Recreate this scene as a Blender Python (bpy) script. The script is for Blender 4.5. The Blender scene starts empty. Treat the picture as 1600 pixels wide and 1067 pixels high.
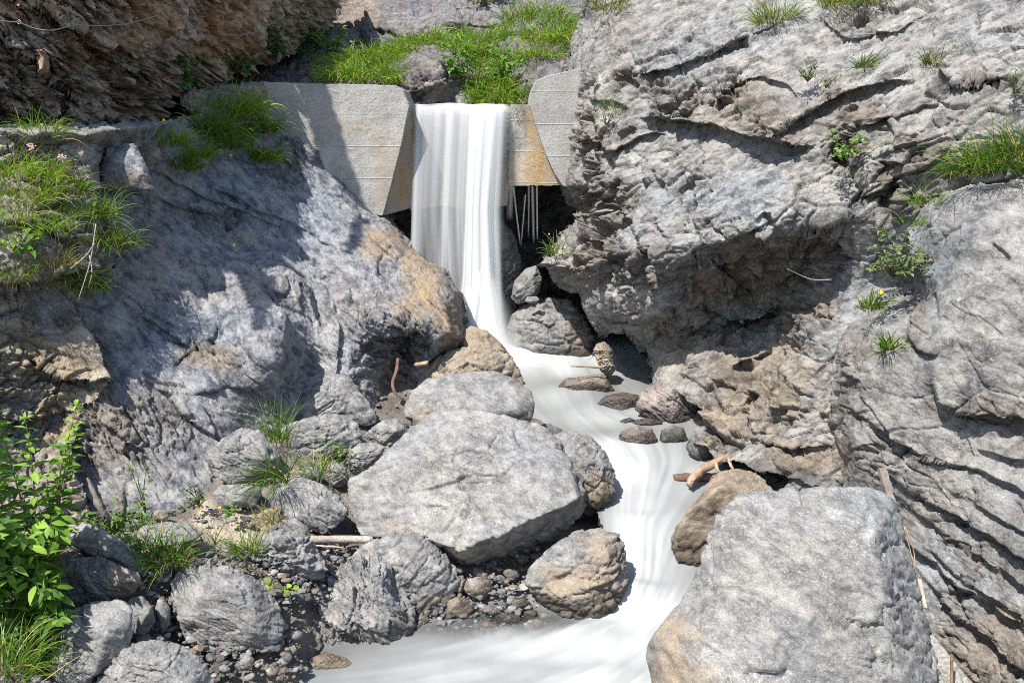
import bpy, bmesh, math, random
import numpy as np
from mathutils import Vector, Matrix

# ---------------------------------------------------------------- camera, sky, sun, exposure
scene = bpy.context.scene
COL = scene.collection
W_, H_ = 1600.0, 1067.0
FPX = 1333.0
PITCH = math.radians(14.04)
CAMZ = 3.2
cam_d = bpy.data.cameras.new("camera")
cam_d.sensor_width = 36.0
cam_d.lens = 36.0 * FPX / W_
cam_d.clip_start = 0.05
cam_d.clip_end = 500
cam = bpy.data.objects.new("camera", cam_d)
COL.objects.link(cam)
cam.location = (0, 0, CAMZ)
cam.rotation_euler = (math.pi / 2 - PITCH, 0, 0)
scene.camera = cam

SUN = np.array([-0.36, -0.36, 0.86]); SUN /= np.linalg.norm(SUN)
world = bpy.data.worlds.new("World")
scene.world = world
world.use_nodes = True
wn = world.node_tree.nodes
wn.clear()
sky = wn.new("ShaderNodeTexSky"); sky.sky_type = 'NISHITA'; sky.sun_disc = False
sky.sun_elevation = math.asin(SUN[2]); sky.sun_rotation = math.atan2(SUN[0], SUN[1])
bg = wn.new("ShaderNodeBackground"); bg.inputs[1].default_value = 0.125
wo = wn.new("ShaderNodeOutputWorld")
world.node_tree.links.new(sky.outputs[0], bg.inputs[0])
world.node_tree.links.new(bg.outputs[0], wo.inputs[0])
sun_d = bpy.data.lights.new("sun", 'SUN')
sun_d.energy = 4.5; sun_d.angle = math.radians(0.5); sun_d.color = (1.0, 0.955, 0.885)
sun = bpy.data.objects.new("sun", sun_d); COL.objects.link(sun)
sun.rotation_euler = Vector(-SUN).to_track_quat('-Z', 'Y').to_euler()
sun.location = tuple(SUN * 30)
vs = scene.view_settings
vs.view_transform = 'Standard'; vs.look = 'None'; vs.gamma = 1.0
vs.exposure = 1.13
scene.cycles.filter_width = 1.0
scene.cycles.max_bounces = 8
scene.cycles.diffuse_bounces = 5
scene.cycles.transparent_max_bounces = 24
try:
    scene.cycles.use_denoising = False
except Exception:
    pass

# ---------------------------------------------------------------- picture <-> place
SP, CP = math.sin(PITCH), math.cos(PITCH)
RIGHT = np.array([1.0, 0, 0]); UPV = np.array([0, SP, CP]); FWD = np.array([0, CP, -SP])
CAMP = np.array([0, 0, CAMZ])

def ray(px, py):
    px = np.asarray(px, float); py = np.asarray(py, float)
    a = (px - 800.0) / FPX; b = (533.5 - py) / FPX
    return a[..., None] * RIGHT + b[..., None] * UPV + FWD

def P(px, py, Y):                      # the point seen at (px, py) whose distance ahead is Y
    d = ray(px, py)
    return CAMP + d * (np.asarray(Y, float) / d[..., 1])[..., None]

def proj(p):
    q = p - CAMP
    c = q @ FWD
    return 800 + FPX * (q @ RIGHT) / c, 533.5 - FPX * (q @ UPV) / c, c

# ---------------------------------------------------------------- noise
def _hash(x, y, z, s):
    h = (x.astype(np.uint32) * np.uint32(374761393) + y.astype(np.uint32) * np.uint32(668265263)
         + z.astype(np.uint32) * np.uint32(2147483647 - 1274126177 % 7919) + np.uint32((s * 362437 + 12345) & 0xffffffff))
    h ^= h >> np.uint32(15); h *= np.uint32(2246822519)
    h ^= h >> np.uint32(13); h *= np.uint32(3266489917)
    h ^= h >> np.uint32(16)
    return h

G16 = np.array([[1,1,0],[-1,1,0],[1,-1,0],[-1,-1,0],[1,0,1],[-1,0,1],[1,0,-1],[-1,0,-1],[0,1,1],[0,-1,1],[0,1,-1],[0,-1,-1],
                [1,1,0],[-1,1,0],[0,-1,1],[0,-1,-1]], np.float32)

def perlin(p, seed=0):
    p = p.astype(np.float32)
    i = np.floor(p).astype(np.int64); f = p - i
    u = f * f * f * (f * (f * 6 - 15) + 10)
    out = 0
    for dx in (0, 1):
        wx = u[:, 0] if dx else 1 - u[:, 0]
        for dy in (0, 1):
            wy = u[:, 1] if dy else 1 - u[:, 1]
            for dz in (0, 1):
                wz = u[:, 2] if dz else 1 - u[:, 2]
                g = G16[_hash(i[:, 0] + dx, i[:, 1] + dy, i[:, 2] + dz, seed) & np.uint32(15)]
                out = out + wx * wy * wz * (g[:, 0] * (f[:, 0] - dx) + g[:, 1] * (f[:, 1] - dy) + g[:, 2] * (f[:, 2] - dz))
    return out

def fbm(p, o=4, seed=0, gain=0.5, lac=2.07):
    a, s = 1.0, 0
    for k in range(o):
        s = s + a * perlin(p, seed + 17 * k); p = p * lac; a *= gain
    return s

def ridged(p, o=4, seed=0, gain=0.5):
    a, s = 1.0, 0
    for k in range(o):
        s = s + a * (1 - 2.2 * np.abs(perlin(p, seed + 31 * k))); p = p * 2.1; a *= gain
    return s

def facets(p, seed=0, tilt=0.55):
    """chipped planes: each cell its own tilted plane; returns height and distance to the next cell"""
    i = np.floor(p).astype(np.int64)
    n = len(p)
    b1 = np.full(n, 9.0); b2 = np.full(n, 9.0); h = np.zeros(n)
    for dx in (-1, 0, 1):
        for dy in (-1, 0, 1):
            for dz in (-1, 0, 1):
                cx, cy, cz = i[:, 0] + dx, i[:, 1] + dy, i[:, 2] + dz
                h1 = _hash(cx, cy, cz, seed); h2 = _hash(cx, cy, cz, seed + 101)
                c = np.stack([cx + (h1 & np.uint32(1023)) / 1023.0, cy + ((h1 >> np.uint32(10)) & np.uint32(1023)) / 1023.0,
                              cz + ((h1 >> np.uint32(20)) & np.uint32(1023)) / 1023.0], 1)
                g = np.stack([(h2 & np.uint32(1023)) / 511.5 - 1, ((h2 >> np.uint32(10)) & np.uint32(1023)) / 511.5 - 1,
                              ((h2 >> np.uint32(20)) & np.uint32(1023)) / 511.5 - 1], 1)
                d = p - c
                r = np.sqrt((d * d).sum(1))
                v = (d * g).sum(1) * tilt + (g[:, 0] + g[:, 2]) * 0.14
                m = r < b1
                b2 = np.where(m, b1, np.minimum(b2, r)); b1 = np.where(m, r, b1); h = np.where(m, v, h)
    return h, b2 - b1

def frame_of(n):
    n = np.array(n, float); n /= np.linalg.norm(n)
    a = np.cross(n, [0.3, 0.1, 1.0]); a /= np.linalg.norm(a)
    return np.stack([a, np.cross(n, a), n])

def rock_relief(p, bed=(0.3, -0.4, 0.85), big=0.1, fbig=0.7, layer=0.05, flayer=4.0, chip=0.05, fchip=2.2, fine=0.014, crack=0.5,
                seed=0, flat=2.6, mask=1.0):
    R = frame_of(bed)
    q = p @ R.T
    d = big * fbm(p * fbig, 3, seed, 0.4)
    w = fbm(q * np.array([0.6, 0.6, 0.9]), 3, seed + 3, 0.35)
    patch = np.clip(0.5 + 1.3 * fbm(p * 0.8, 2, seed + 5), 0.06, 1.0) * mask
    if layer:
        t = q[:, 2] * flayer + 1.3 * w
        for k, (am, fr) in enumerate(((1.0, 1.0), (0.5, 2.7))):
            tt = t * fr + 3.7 * k
            L = np.floor(tt); u = tt - L
            amp = (_hash(L.astype(np.int64), L.astype(np.int64) * 0, L.astype(np.int64) * 0 + k, seed) & np.uint32(255)) / 255.0
            prof = np.where(u < 0.8, u / 0.8, (1 - u) / 0.2)
            d = d + layer * am * (prof - 0.5) * (0.25 + amp) * patch
    warp = np.stack([perlin(q * 3, seed + 40), perlin(q * 3, seed + 41), perlin(q * 3, seed + 42)], 1) * 0.07
    for k, (am, fr) in enumerate(((1.0, 1.0), (0.55, 2.4), (0.28, 5.5))):
        h, e = facets((q + warp / (1 + k)) * np.array([1, 1, flat]) * fchip * fr, seed + 50 + k)
        d = d + 1.25 * chip * am * h * (0.45 + 0.55 * patch) * (0.35 + 0.65 * mask)
        if crack and k < 2:
            d = d - chip * crack * am * np.exp(-(e / 0.05) ** 2) * patch
    d = d + fine * (ridged(q * np.array([5, 5, 12.0]), 4, seed + 70) - 0.6) * (0.25 + 0.75 * patch) + fine * 0.3 * fbm(p * 20, 2, seed + 80)
    return d

# ---------------------------------------------------------------- splines over the picture
def tps(ctrl):
    c = np.array(ctrl, float); n = len(c); X = c[:, :2] / 200.0
    def K(a, b):
        r2 = ((a[:, None, :] - b[None, :, :]) ** 2).sum(2)
        return 0.5 * r2 * np.log(r2 + 1e-9)
    A = np.zeros((n + 3, n + 3))
    A[:n, :n] = K(X, X) + 0.004 * np.eye(n)
    A[:n, n] = 1; A[:n, n + 1:] = X; A[n, :n] = 1; A[n + 1:, :n] = X.T
    w = np.linalg.solve(A, np.concatenate([c[:, 2], np.zeros(3)]))
    def f(px, py):
        q = np.stack([np.ravel(px), np.ravel(py)], 1) / 200.0
        out = np.empty(len(q))
        for s in range(0, len(q), 40000):
            b = q[s:s + 40000]
            out[s:s + 40000] = K(b, X) @ w[:n] + w[n] + b @ w[n + 1:]
        return out.reshape(np.shape(px))
    return f

def inside(poly, x, y):
    r = np.zeros(x.shape, bool); n = len(poly)
    for k in range(n):
        x0, y0 = poly[k]; x1, y1 = poly[(k + 1) % n]
        if y0 == y1: continue
        c = ((y0 > y) != (y1 > y)) & (x < (x1 - x0) * (y - y0) / (y1 - y0) + x0)
        r ^= c
    return r

def polydist(line, x, y):
    """signed distance to an open polyline (positive = left of travel in a y-down picture, i.e. above a line drawn rightwards), and 0..1 along"""
    best = np.full(x.shape, 1e9); sg = np.zeros(x.shape); al = np.zeros(x.shape)
    seg = [math.hypot(line[k + 1][0] - line[k][0], line[k + 1][1] - line[k][1]) for k in range(len(line) - 1)]
    tot = sum(seg); acc = 0
    for k in range(len(line) - 1):
        x0, y0 = line[k]; dx, dy = line[k + 1][0] - x0, line[k + 1][1] - y0
        t = ((x - x0) * dx + (y - y0) * dy) / (dx * dx + dy * dy)
        tc = np.clip(t, 0, 1)
        ex, ey = x - x0 - tc * dx, y - y0 - tc * dy
        r = np.hypot(ex, ey)
        m = r < best
        best = np.where(m, r, best); sg = np.where(m, np.sign(dy * ex - dx * ey), sg); al = np.where(m, (acc + tc * seg[k]) / tot, al)
        acc += seg[k]
    return best * sg, al

# ---------------------------------------------------------------- mesh helpers
def tag(o, label=None, cat=None, group=None, kind=None):
    if label: o["label"] = label
    if cat: o["category"] = cat
    if group: o["group"] = group
    if kind: o["kind"] = kind
    return o

def mesh_np(name, V, F, mat, parent=None, smooth=True, attrs=None, loc=None):
    """F: (n,3) or (n,4) array"""
    me = bpy.data.meshes.new(name)
    V = np.asarray(V, np.float32); F = np.asarray(F, np.int32)
    k = F.shape[1]
    me.vertices.add(len(V)); me.vertices.foreach_set("co", V.ravel())
    me.loops.add(F.size); me.loops.foreach_set("vertex_index", F.ravel())
    me.polygons.add(len(F)); me.polygons.foreach_set("loop_start", np.arange(len(F), dtype=np.int32) * k)
    me.polygons.foreach_set("use_smooth", np.full(len(F), smooth))
    me.update(calc_edges=True)
    for an, av in (attrs or {}).items():
        av = np.asarray(av, np.float32)
        if av.ndim == 1:
            a = me.attributes.new(an, 'FLOAT', 'POINT'); a.data.foreach_set("value", av)
        else:
            a = me.attributes.new(an, 'FLOAT_COLOR', 'POINT'); a.data.foreach_set("color", np.concatenate([av, np.ones((len(av), 1), np.float32)], 1).ravel())
    if mat: me.materials.append(mat)
    o = bpy.data.objects.new(name, me); COL.objects.link(o)
    if loc is not None: o.location = loc
    if parent: o.parent = parent
    return o

def empty(name, loc=(0, 0, 0)):
    o = bpy.data.objects.new(name, None); COL.objects.link(o); o.location = tuple(loc)
    o.empty_display_size = 0.1
    return o

class MB:                                # collects tubes, strips and leaves for ONE mesh
    def __init__(s): s.v = []; s.f = []; s.c = []; s.n = 0
    def add(s, V, F, c):
        V = np.asarray(V, float)
        s.v.append(V); s.f.append(np.asarray(F, int) + s.n); s.c.append(np.tile(np.asarray(c, float), (len(V), 1)) if np.ndim(c) == 1 else np.asarray(c, float)); s.n += len(V)
    def tube(s, pts, rad, c=(1, 1, 1), k=6, wob=0.0, rng=None, cap=True):
        pts = np.asarray(pts, float); n = len(pts)
        rad = np.full(n, rad) if np.ndim(rad) == 0 else np.asarray(rad, float)
        T = np.gradient(pts, axis=0); T /= np.linalg.norm(T, axis=1)[:, None] + 1e-9
        ref = np.array([0.13, 0.2, 1.0]) if abs(T[0][2]) < 0.9 else np.array([1.0, 0.1, 0])
        A = np.cross(T, ref); A /= np.linalg.norm(A, axis=1)[:, None] + 1e-9
        B = np.cross(T, A)
        th = np.arange(k) * 2 * math.pi / k
        V = pts[:, None, :] + rad[:, None, None] * (np.cos(th)[None, :, None] * A[:, None, :] + np.sin(th)[None, :, None] * B[:, None, :])
        if wob and rng is not None:
            V += rng.normal(0, 1, V.shape) * (wob * rad)[:, None, None]
        V = V.reshape(-1, 3)
        F = [[i * k + j, i * k + (j + 1) % k, (i + 1) * k + (j + 1) % k, (i + 1) * k + j] for i in range(n - 1) for j in range(k)]
        if cap:
            V = np.concatenate([V, pts[:1], pts[-1:]]); a, b = n * k, n * k + 1
            for j in range(k):
                F.append([a, (j + 1) % k, j, j]); F.append([b, (n - 1) * k + j, (n - 1) * k + (j + 1) % k, (n - 1) * k + (j + 1) % k])
        s.add(V, F, c)
    def build(s, name, mat, parent=None, loc=(0, 0, 0), smooth=True):
        V = np.concatenate(s.v) - np.asarray(loc); c = np.concatenate(s.c)
        me = bpy.data.meshes.new(name)
        faces = [tuple(dict.fromkeys(f)) for F in s.f for f in F.tolist()]
        me.from_pydata(V.tolist(), [], faces)
        a = me.attributes.new("tint", 'FLOAT_COLOR', 'POINT'); a.data.foreach_set("color", np.concatenate([c, np.ones((len(c), 1))], 1).astype(np.float32).ravel())
        me.polygons.foreach_set("use_smooth", np.full(len(me.polygons), smooth))
        me.materials.append(mat)
        o = bpy.data.objects.new(name, me); COL.objects.link(o)
        if parent: o.parent = parent
        else: o.location = tuple(loc)
        return o

# ---------------------------------------------------------------- materials
def new_mat(name):
    m = bpy.data.materials.new(name); m.use_nodes = True
    nt = m.node_tree; nt.nodes.clear()
    return m, nt, nt.nodes, nt.links

def N(nodes, t, **kw):
    n = nodes.new(t)
    for k, v in kw.items():
        if k.startswith("i_"):
            key = k[2:]
            n.inputs[int(key) if key.isdigit() else key.replace("_", " ")].default_value = v
        else: setattr(n, k, v)
    return n

def mix(nodes, links, fac, a, b, mode='MIX'):
    n = nodes.new("ShaderNodeMix"); n.data_type = 'RGBA'; n.blend_type = mode
    for sock, v in ((n.inputs[0], fac), (n.inputs[6], a), (n.inputs[7], b)):
        if hasattr(v, "is_linked") or hasattr(v, "links"): links.new(v, sock)
        elif isinstance(v, (int, float)): sock.default_value = v
        else: sock.default_value = (*v, 1)
    return n.outputs[2]

def ramp(nodes, links, src, lo, hi, a=0.0, b=1.0):
    n = nodes.new("ShaderNodeMapRange"); n.inputs[1].default_value = lo; n.inputs[2].default_value = hi
    n.inputs[3].default_value = a; n.inputs[4].default_value = b
    links.new(src, n.inputs[0]); return n.outputs[0]

def mul(nodes, links, a, b, op='MULTIPLY'):
    n = nodes.new("ShaderNodeMath"); n.operation = op
    for s, v in ((n.inputs[0], a), (n.inputs[1], b)):
        if isinstance(v, (int, float)): s.default_value = v
        else: links.new(v, s)
    return n.outputs[0]

def rock_mat(name, dark, mid, light, vein=(0.47, 0.44, 0.395), stain=(0.28, 0.205, 0.125), bed=(0.3, -0.4, 0.85), bump=1.0, veins=0.6, speck=0.55, rough=0.82, scale=1.0, patchy=0.85, grain=48.0):
    m, nt, nd, ln = new_mat(name)
    co = N(nd, "ShaderNodeTexCoord").outputs["Object"]
    R = frame_of(bed)
    mp = N(nd, "ShaderNodeMapping")
    e = Matrix(R.tolist()).to_euler()
    mp.inputs["Rotation"].default_value = e
    mp.inputs["Scale"].default_value = (1, 1, 1)
    ln.new(co, mp.inputs[0])
    st = N(nd, "ShaderNodeMapping"); st.inputs["Scale"].default_value = (scale, scale, 1.55 * scale)
    ln.new(mp.outputs[0], st.inputs[0])
    def noise(sc, det, rough_=0.6, dist=0.0, src=None, typ=None):
        n = N(nd, "ShaderNodeTexNoise"); n.inputs["Scale"].default_value = sc; n.inputs["Detail"].default_value = det
        n.inputs["Roughness"].default_value = rough_; n.inputs["Distortion"].default_value = dist
        ln.new(src or st.outputs[0], n.inputs["Vector"])
        return n.outputs[0]
    n1 = noise(0.9, 8, 0.66, 0.25)
    n2 = noise(5.0, 10, 0.74, 0.25)
    n3 = noise(grain, 8, 0.74, 0.0)
    n4 = noise(0.55, 4, 0.6, 0.3, src=co)
    c = mix(nd, ln, ramp(nd, ln, n1, 0.34, 0.64), dark, mid)
    c = mix(nd, ln, ramp(nd, ln, n2, 0.44, 0.70), c, light)
    dk = tuple(x * 0.5 for x in dark)
    c = mix(nd, ln, mul(nd, ln, ramp(nd, ln, n2, 0.49, 0.36), patchy), c, dk)
    c = mix(nd, ln, mul(nd, ln, ramp(nd, ln, n3, 0.53, 0.70), speck), c, vein)
    c = mix(nd, ln, mul(nd, ln, ramp(nd, ln, n3, 0.46, 0.30), speck), c, dk)
    c = mix(nd, ln, ramp(nd, ln, n4, 0.50, 0.62), c, mix(nd, ln, 1.0, c, (0.88, 0.955, 1.05), 'MULTIPLY'))
    c = mix(nd, ln, ramp(nd, ln, n4, 0.48, 0.36), c, mix(nd, ln, 1.0, c, (1.0, 0.985, 0.935), 'MULTIPLY'))
    # pale calcite veins
    vd = N(nd, "ShaderNodeTexVoronoi", feature='DISTANCE_TO_EDGE'); vd.inputs["Scale"].default_value = 5.0
    ds = N(nd, "ShaderNodeVectorMath", operation='MULTIPLY_ADD')
    nv = N(nd, "ShaderNodeTexNoise"); nv.inputs["Scale"].default_value = 3.0; nv.inputs["Detail"].default_value = 5
    ln.new(st.outputs[0], nv.inputs["Vector"])
    ln.new(nv.outputs[1], ds.inputs[0]); ds.inputs[1].default_value = (0.9, 0.9, 0.9); ln.new(st.outputs[0], ds.inputs[2])
    ln.new(ds.outputs[0], vd.inputs["Vector"])
    vm = mul(nd, ln, ramp(nd, ln, vd.outputs["Distance"], 0.035, 0.0), mul(nd, ln, ramp(nd, ln, n1, 0.46, 0.62), veins))
    c = mix(nd, ln, vm, c, vein)
    def cells(sc):
        v = N(nd, "ShaderNodeTexVoronoi"); v.inputs["Scale"].default_value = sc; v.inputs["Randomness"].default_value = 1.0
        dw = N(nd, "ShaderNodeVectorMath", operation='MULTIPLY_ADD'); ln.new(nv.outputs[1], dw.inputs[0]); dw.inputs[1].default_value = (.12, .12, .12); ln.new(st.outputs[0], dw.inputs[2])
        ln.new(dw.outputs[0], v.inputs["Vector"])
        sb = N(nd, "ShaderNodeVectorMath", operation='SUBTRACT'); ln.new(dw.outputs[0], sb.inputs[0]); ln.new(v.outputs["Position"], sb.inputs[1])
        cs = N(nd, "ShaderNodeVectorMath", operation='SUBTRACT'); ln.new(v.outputs["Color"], cs.inputs[0]); cs.inputs[1].default_value = (.5, .5, .5)
        dp = N(nd, "ShaderNodeVectorMath", operation='DOT_PRODUCT'); ln.new(sb.outputs[0], dp.inputs[0]); ln.new(cs.outputs[0], dp.inputs[1])
        sx = N(nd, "ShaderNodeSeparateXYZ"); ln.new(v.outputs["Color"], sx.inputs[0])
        return dp.outputs["Value"], sx.outputs[0]
    ch1, cc1 = cells(5.0); ch2, cc2 = cells(17.0)
    c = mix(nd, ln, mul(nd, ln, ramp(nd, ln, cc1, 0.55, 1.0), 0.22), c, dk)
    c = mix(nd, ln, mul(nd, ln, ramp(nd, ln, cc2, 0.6, 1.0), 0.12), c, vein)
    # stains (ochre, painted where the rock itself is ochre)
    at = N(nd, "ShaderNodeAttribute", attribute_name="stain").outputs["Fac"]
    sm = mul(nd, ln, at, ramp(nd, ln, n2, 0.3, 0.55))
    sc2 = mix(nd, ln, ramp(nd, ln, n3, 0.35, 0.7), tuple(x * 0.62 for x in stain), tuple(min(1, x * 1.35) for x in stain))
    c = mix(nd, ln, sm, c, sc2)
    ad = N(nd, "ShaderNodeAttribute", attribute_name="dirt_shade").outputs["Fac"]  # brown dirt of rough zones; on the overhang also painted shade
    c = mix(nd, ln, mul(nd, ln, mul(nd, ln, ad, 0.85), ramp(nd, ln, n2, 0.70, 0.45)), c, mix(nd, ln, ramp(nd, ln, n3, 0.35, 0.65), (0.055, 0.045, 0.036), (0.17, 0.14, 0.11)))
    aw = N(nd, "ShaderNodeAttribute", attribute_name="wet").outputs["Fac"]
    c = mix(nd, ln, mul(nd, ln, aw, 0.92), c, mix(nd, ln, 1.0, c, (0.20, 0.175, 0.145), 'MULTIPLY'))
    b = N(nd, "ShaderNodeBsdfPrincipled")
    ln.new(c, b.inputs["Base Color"])
    b.inputs["Specular IOR Level"].default_value = 0.35
    rr = mul(nd, ln, mul(nd, ln, aw, -0.55), rough, 'ADD'); ln.new(rr, b.inputs["Roughness"])
    # fine relief below mesh size
    b1 = N(nd, "ShaderNodeBump"); b1.inputs["Strength"].default_value = 0.5 * bump; b1.inputs["Distance"].default_value = 0.05
    nb = noise(13.0, 10, 0.74, 0.15)
    ln.new(nb, b1.inputs["Height"])
    b2 = N(nd, "ShaderNodeBump"); b2.inputs["Strength"].default_value = 0.5 * bump; b2.inputs["Distance"].default_value = 0.012
    nb2 = noise(90.0, 4, 0.7, 0.0)
    ln.new(nb2, b2.inputs["Height"]); ln.new(b1.outputs[0], b2.inputs["Normal"])
    b3 = N(nd, "ShaderNodeBump"); b3.inputs["Strength"].default_value = 0.5 * bump; b3.inputs["Distance"].default_value = 0.30
    ln.new(ch1, b3.inputs["Height"]); ln.new(b2.outputs[0], b3.inputs["Normal"])
    b4 = N(nd, "ShaderNodeBump"); b4.inputs["Strength"].default_value = 0.5 * bump; b4.inputs["Distance"].default_value = 0.30
    ln.new(ch2, b4.inputs["Height"]); ln.new(b3.outputs[0], b4.inputs["Normal"])
    ln.new(b4.outputs[0], b.inputs["Normal"])
    o = N(nd, "ShaderNodeOutputMaterial"); ln.new(b.outputs[0], o.inputs[0])
    return m

BED_R = (-0.34, 0.23, 0.91)      # bedding of the right-hand cliff, upper part
BED_RL = (0.57, 0.2, 0.8)       # lower right slab: dips down to the right
BED_L = (0.70, 0.17, 0.68)       # left slab
M = {}
M['cliff'] = rock_mat("pale_cliff_rock", (0.095, 0.093, 0.092), (0.185, 0.18, 0.174), (0.34, 0.322, 0.296), bed=BED_R, bump=1.1)
M['slab'] = rock_mat("grey_slab_rock", (0.09, 0.089, 0.089), (0.175, 0.172, 0.168), (0.315, 0.30, 0.277), bed=BED_RL, bump=1.1)
M['left'] = rock_mat("blue_grey_slab_rock", (0.068, 0.076, 0.098), (0.165, 0.17, 0.185), (0.335, 0.318, 0.30), bed=BED_L, bump=1.0)
M['bank'] = rock_mat("brown_bank_rock", (0.13, 0.105, 0.08), (0.27, 0.225, 0.175), (0.40, 0.36, 0.30), bed=(0.1, 0.25, 0.96), bump=1.1)
M['brown'] = rock_mat("brown_overhang_rock", (0.16, 0.108, 0.07), (0.42, 0.30, 0.21), (0.66, 0.54, 0.42), bed=(0.7, 0.17, 0.68), stain=(0.36, 0.17, 0.06), bump=1.1)
M['purple'] = rock_mat("purple_grey_rock", (0.045, 0.04, 0.043), (0.095, 0.085, 0.087), (0.19, 0.172, 0.166), bed=(-0.3, 0.2, 0.92), bump=1.0)
M['boulder'] = rock_mat("grey_boulder_rock", (0.095, 0.095, 0.096), (0.162, 0.16, 0.158), (0.295, 0.285, 0.27), bed=(0.4, 0.22, 0.88), bump=0.75, speck=0.85, patchy=0.4, grain=62.0, scale=1.15)
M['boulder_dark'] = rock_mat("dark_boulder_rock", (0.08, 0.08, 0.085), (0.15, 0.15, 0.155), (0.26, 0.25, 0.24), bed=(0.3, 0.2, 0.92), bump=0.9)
M['boulder_tan'] = rock_mat("tan_boulder_rock", (0.13, 0.11, 0.085), (0.215, 0.185, 0.145), (0.33, 0.295, 0.245), bed=(-0.3, 0.2, 0.92), bump=0.9)
M['boulder_red'] = rock_mat("reddish_boulder_rock", (0.13, 0.105, 0.097), (0.215, 0.178, 0.163), (0.32, 0.28, 0.255), bed=(0.6, 0.2, 0.75), bump=0.9)

# ---------------------------------------------------------------- rock sheets (bedrock): outline + distances + ledges traced off the picture
def blobs(px, py, lst, seed=0):
    w = np.zeros(px.shape)
    if not lst: return w
    nz = fbm(np.stack([px.ravel() / 45.0, py.ravel() / 45.0, np.full(px.size, seed + .5)], 1), 4, seed).reshape(px.shape)
    for cx, cy, rx, ry, a in lst:
        r = np.sqrt(((px - cx) / rx) ** 2 + ((py - cy) / ry) ** 2)
        w = np.maximum(w, a * np.clip(1.6 - 1.5 * r + 0.9 * nz, 0, 1))
    return w

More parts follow.
